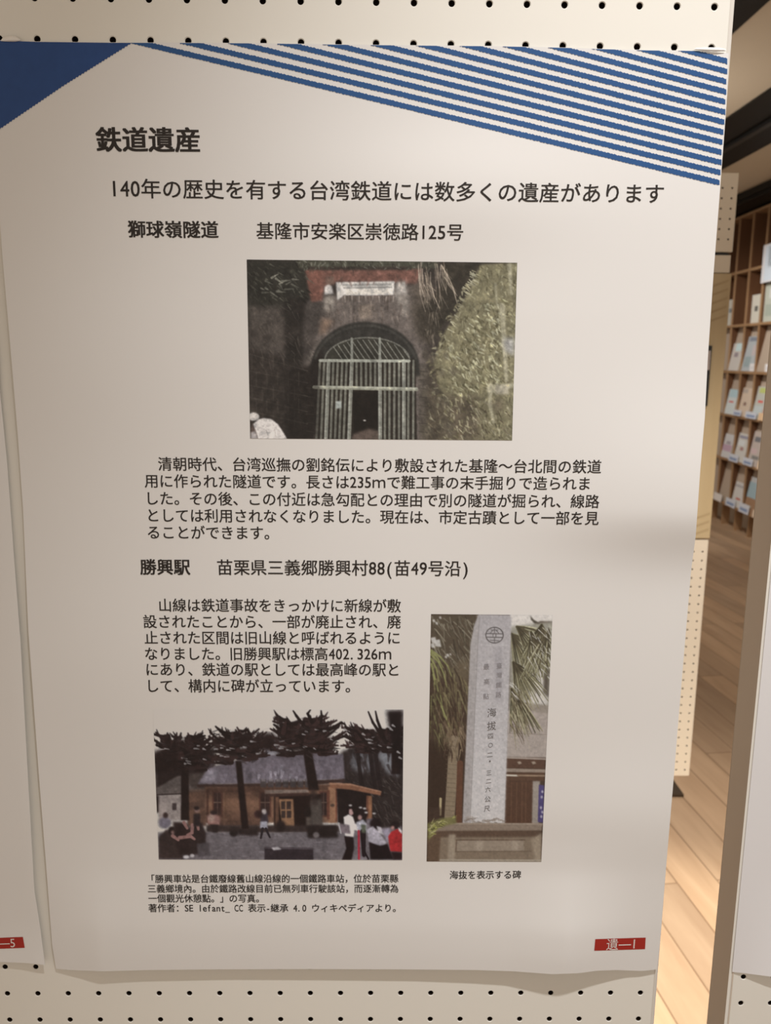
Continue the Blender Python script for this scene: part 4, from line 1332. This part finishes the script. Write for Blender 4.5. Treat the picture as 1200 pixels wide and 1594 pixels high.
def leaflet(kind, label, x0, x1, yt, yb, cover, patches, out=.0, lean=0.0, thick=.008, cat='leaflet', grp='leaflets in the magazine rack'):
    """a booklet from its edges in the measured view, standing on its shelf"""
    xm = (x0 + x1) / 2
    sa, _ = rack_at(x1, yb, out)
    sb, zb = rack_at(x0, yb, out)
    _, zt = rack_at(xm, yt, out)
    _, zb = rack_at(xm, yb, out)
    near = min(SH, key=lambda z: abs(z - zb))
    if abs(near + .005 - zb) < .09 and out < .01:
        zb = near + .0052
    mid = (sa + sb) / 2
    bay = [d for d in dv if d < mid]
    if out < .004 and bay and mid < max(dv):
        lo, hi = max(bay) + .0135, min(d for d in dv if d >= mid) - .0135
        sa, sb = max(sa, lo), min(sb, hi)
    hgt = zt - zb
    wid = sb - sa
    e = empty(kind, (0, 0, 0))
    loc = Matrix.Translation((RO[0], RO[1], 0)) @ Matrix.Rotation(RZ_, 4, 'Z') @ Matrix.Translation(((sa + sb) / 2, out, zb)) @ Matrix.Rotation(lean, 4, 'X')
    e.matrix_world = loc
    tag(e, label, cat, grp)
    local_obj('pages', box_geo(-wid / 2 + .001, wid / 2 - .001, -thick, -.001, 0.0005, hgt - .001), cmat((196, 190, 182)), e)
    c = local_obj('cover', box_geo(-wid / 2, wid / 2, -.001, 0, 0, hgt), cmat(cover), e)
    for (a, b, c0, c1, colr) in patches:
        # a..b across from the left as seen, c0..c1 up from the foot
        o = local_obj('printed_block', box_geo(wid / 2 - b * wid, wid / 2 - a * wid, 0.0002, .0006, c0 * hgt, c1 * hgt), cmat(colr), e)
        o.parent = c
    return e

LN = math.radians(9.5)
G1, G2 = (150, 158, 160), (120, 128, 134)
leaflet('leaflet', 'white booklet with a grey mark on the deep shelf, left of the other white booklets', 1130, 1140.5, 467, 503, (186, 186, 180), [(.3, .8, .5, .66, G2)], -.05)
leaflet('leaflet', 'white booklet with a dark mark at its centre on the deep shelf', 1158.5, 1181, 460, 501, (192, 192, 184), [(.38, .75, .42, .60, (92, 94, 92))], -.05)
leaflet('leaflet', 'speckled pale green booklet on the deep shelf under the blue white poster card', 1186, 1212, 440, 499, (168, 174, 166), [(.1, .8, .15, .45, (150, 160, 152)), (.3, .9, .6, .85, (188, 192, 190))], -.03)
leaflet('leaflet', 'large blue white card fixed in front of the dark cubbyholes', 1184, 1214, 379, 438, (196, 198, 204), [(.15, .95, .05, .95, (188, 200, 222)), (.3, .6, .4, .92, (206, 214, 226))], .02, 0, .006)
leaflet('leaflet', 'pale grey leaflet with bluish top, left on the row under the deep shelf', 1129.5, 1147.5, 534, 572, (186, 184, 182), [(.3, 1, .72, 1, (186, 208, 220)), (.3, .7, .5, .66, (140, 132, 140))], -.002, LN)
leaflet('leaflet', 'tall grey blue leaflet, the tallest on the row under the deep shelf', 1149, 1174, 523, 573.5, (160, 168, 174), [(.1, .9, .86, .98, (118, 126, 140)), (.1, .55, .12, .42, (136, 152, 158)), (.5, .75, .45, .75, (176, 168, 172))], -.002, LN)
leaflet('leaflet', 'pale blue leaflet with a red line on the row of red and green leaflets', 1121, 1140.5, 605, 642, (190, 200, 204), [(.1, 1, .68, 1, (164, 190, 200)), (.2, .75, .47, .53, (190, 90, 90))], -.002, LN)
leaflet('leaflet', 'cream leaflet beside the green topped leaflet, with a dark dot', 1142, 1163, 603, 645, (188, 174, 160), [(.35, .6, .38, .5, (120, 96, 90)), (.0, .5, .82, .96, (160, 152, 146))], -.002, LN)
leaflet('leaflet', 'grey leaflet with a lime green top band and a red line', 1163, 1184, 600.5, 650, (172, 176, 172), [(.2, 1, .80, .96, (172, 184, 116)), (.3, .8, .5, .57, (196, 96, 90)), (.1, .9, .1, .4, (176, 186, 190))], -.002, LN)
leaflet('leaflet', 'narrow red lettered leaflet next to the lime green one', 1184.5, 1193, 606, 652, (188, 150, 140), [(.2, .8, .78, .95, (186, 66, 74)), (.2, .8, .5, .72, (190, 74, 80)), (.2, .8, .2, .44, (186, 70, 76))], -.002, LN)
leaflet('leaflet', 'white and lilac leaflet at the left of the second lowest row', 1116, 1134.5, 674, 711, (188, 190, 194), [(0, 1, .28, .55, (172, 150, 170)), (.3, .8, .58, .7, (150, 146, 154))], -.002, LN)
leaflet('leaflet', 'white leaflet with grey head in the middle of the second lowest row', 1136, 1156.5, 673, 717, (186, 186, 184), [(.1, .9, .82, .92, (138, 138, 156)), (.4, .7, .4, .52, (150, 116, 116)), (.1, .7, .56, .76, (196, 202, 206))], -.002, LN)
leaflet('leaflet', 'patterned grey and pink leaflet on the second lowest row', 1157, 1177, 670, 723, (174, 166, 162), [(.2, .8, .7, .85, (110, 112, 118)), (.1, .7, .35, .5, (184, 166, 170)), (.3, 1, .2, .3, (120, 120, 120))], -.002, LN)
leaflet('leaflet', 'cream yellow leaflet at the right end of the second lowest row', 1178.5, 1188, 669, 729, (190, 180, 152), [(.1, .9, .68, .95, (202, 194, 150))], -.002, LN)
leaflet('leaflet', 'white leaflet with pale grey bands on the lowest row', 1137, 1154.5, 750, 787, (186, 186, 186), [(.0, 1, .80, .88, (150, 150, 156)), (.3, .7, .3, .38, (170, 100, 90))], -.002, LN)
leaflet('leaflet', 'pale blue and brown leaflet at the right of the lowest row', 1156, 1179, 743, 797, (140, 112, 90), [(.0, .75, .42, .86, (140, 162, 172)), (.05, .9, .86, 1, (168, 172, 176)), (.0, .5, .03, .2, (176, 170, 156))], -.002, LN)
CG = 'name cards on the rack ledges'
def card(label, x0, x1, yt, yb, c=(186, 192, 204), b=(122, 140, 172)):
    leaflet('name_card', label, x0, x1, yt, yb, c, [(.12, .88, .2, .55, b)] if b else [], .014, math.radians(6), .003, 'card', CG)
card('blue lined card under the cream leaflet beside the green topped one', 1140, 1152.5, 638, 647)
card('blue lined card under the lime green topped leaflet', 1159, 1176, 641, 651.5)
card('blue lined card under the white leaflet of the second lowest row', 1133, 1147.5, 707, 718.5)
card('blue lined card under the patterned grey and pink leaflet', 1155, 1170, 713, 724.5)
card('plain white card in the empty left slot of the lowest row', 1109.5, 1122, 767.5, 779, (206, 204, 204), None)
card('blue lined card under the white leaflet of the lowest row', 1128, 1143, 776, 788.5)
card('blue lined card under the pale blue and brown leaflet', 1148.5, 1164, 784, 798.5)
card('cream card at the right end of the second lowest row', 1177, 1184, 718, 731, (206, 186, 164), None)
card('cream card at the right end of the lowest row', 1170, 1177.5, 794, 806, (200, 184, 168), None)
card('cream card under the red lettered leaflet', 1179, 1191, 643, 655, (206, 178, 146), None)
def small_box(label, x0, x1, yt, yb):
    leaflet('paper_box', label, x0, x1, yt, yb, (208, 208, 212), [(.2, .8, .3, .6, (192, 194, 200))], -.001, 0, .009, 'box', 'paper boxes on the rack')
small_box('small white box right of the tall grey blue leaflet', 1166.5, 1182, 566, 575.5)
small_box('small white box at the right end of its row, cut off by the near panel', 1190, 1199.5, 566.5, 577)
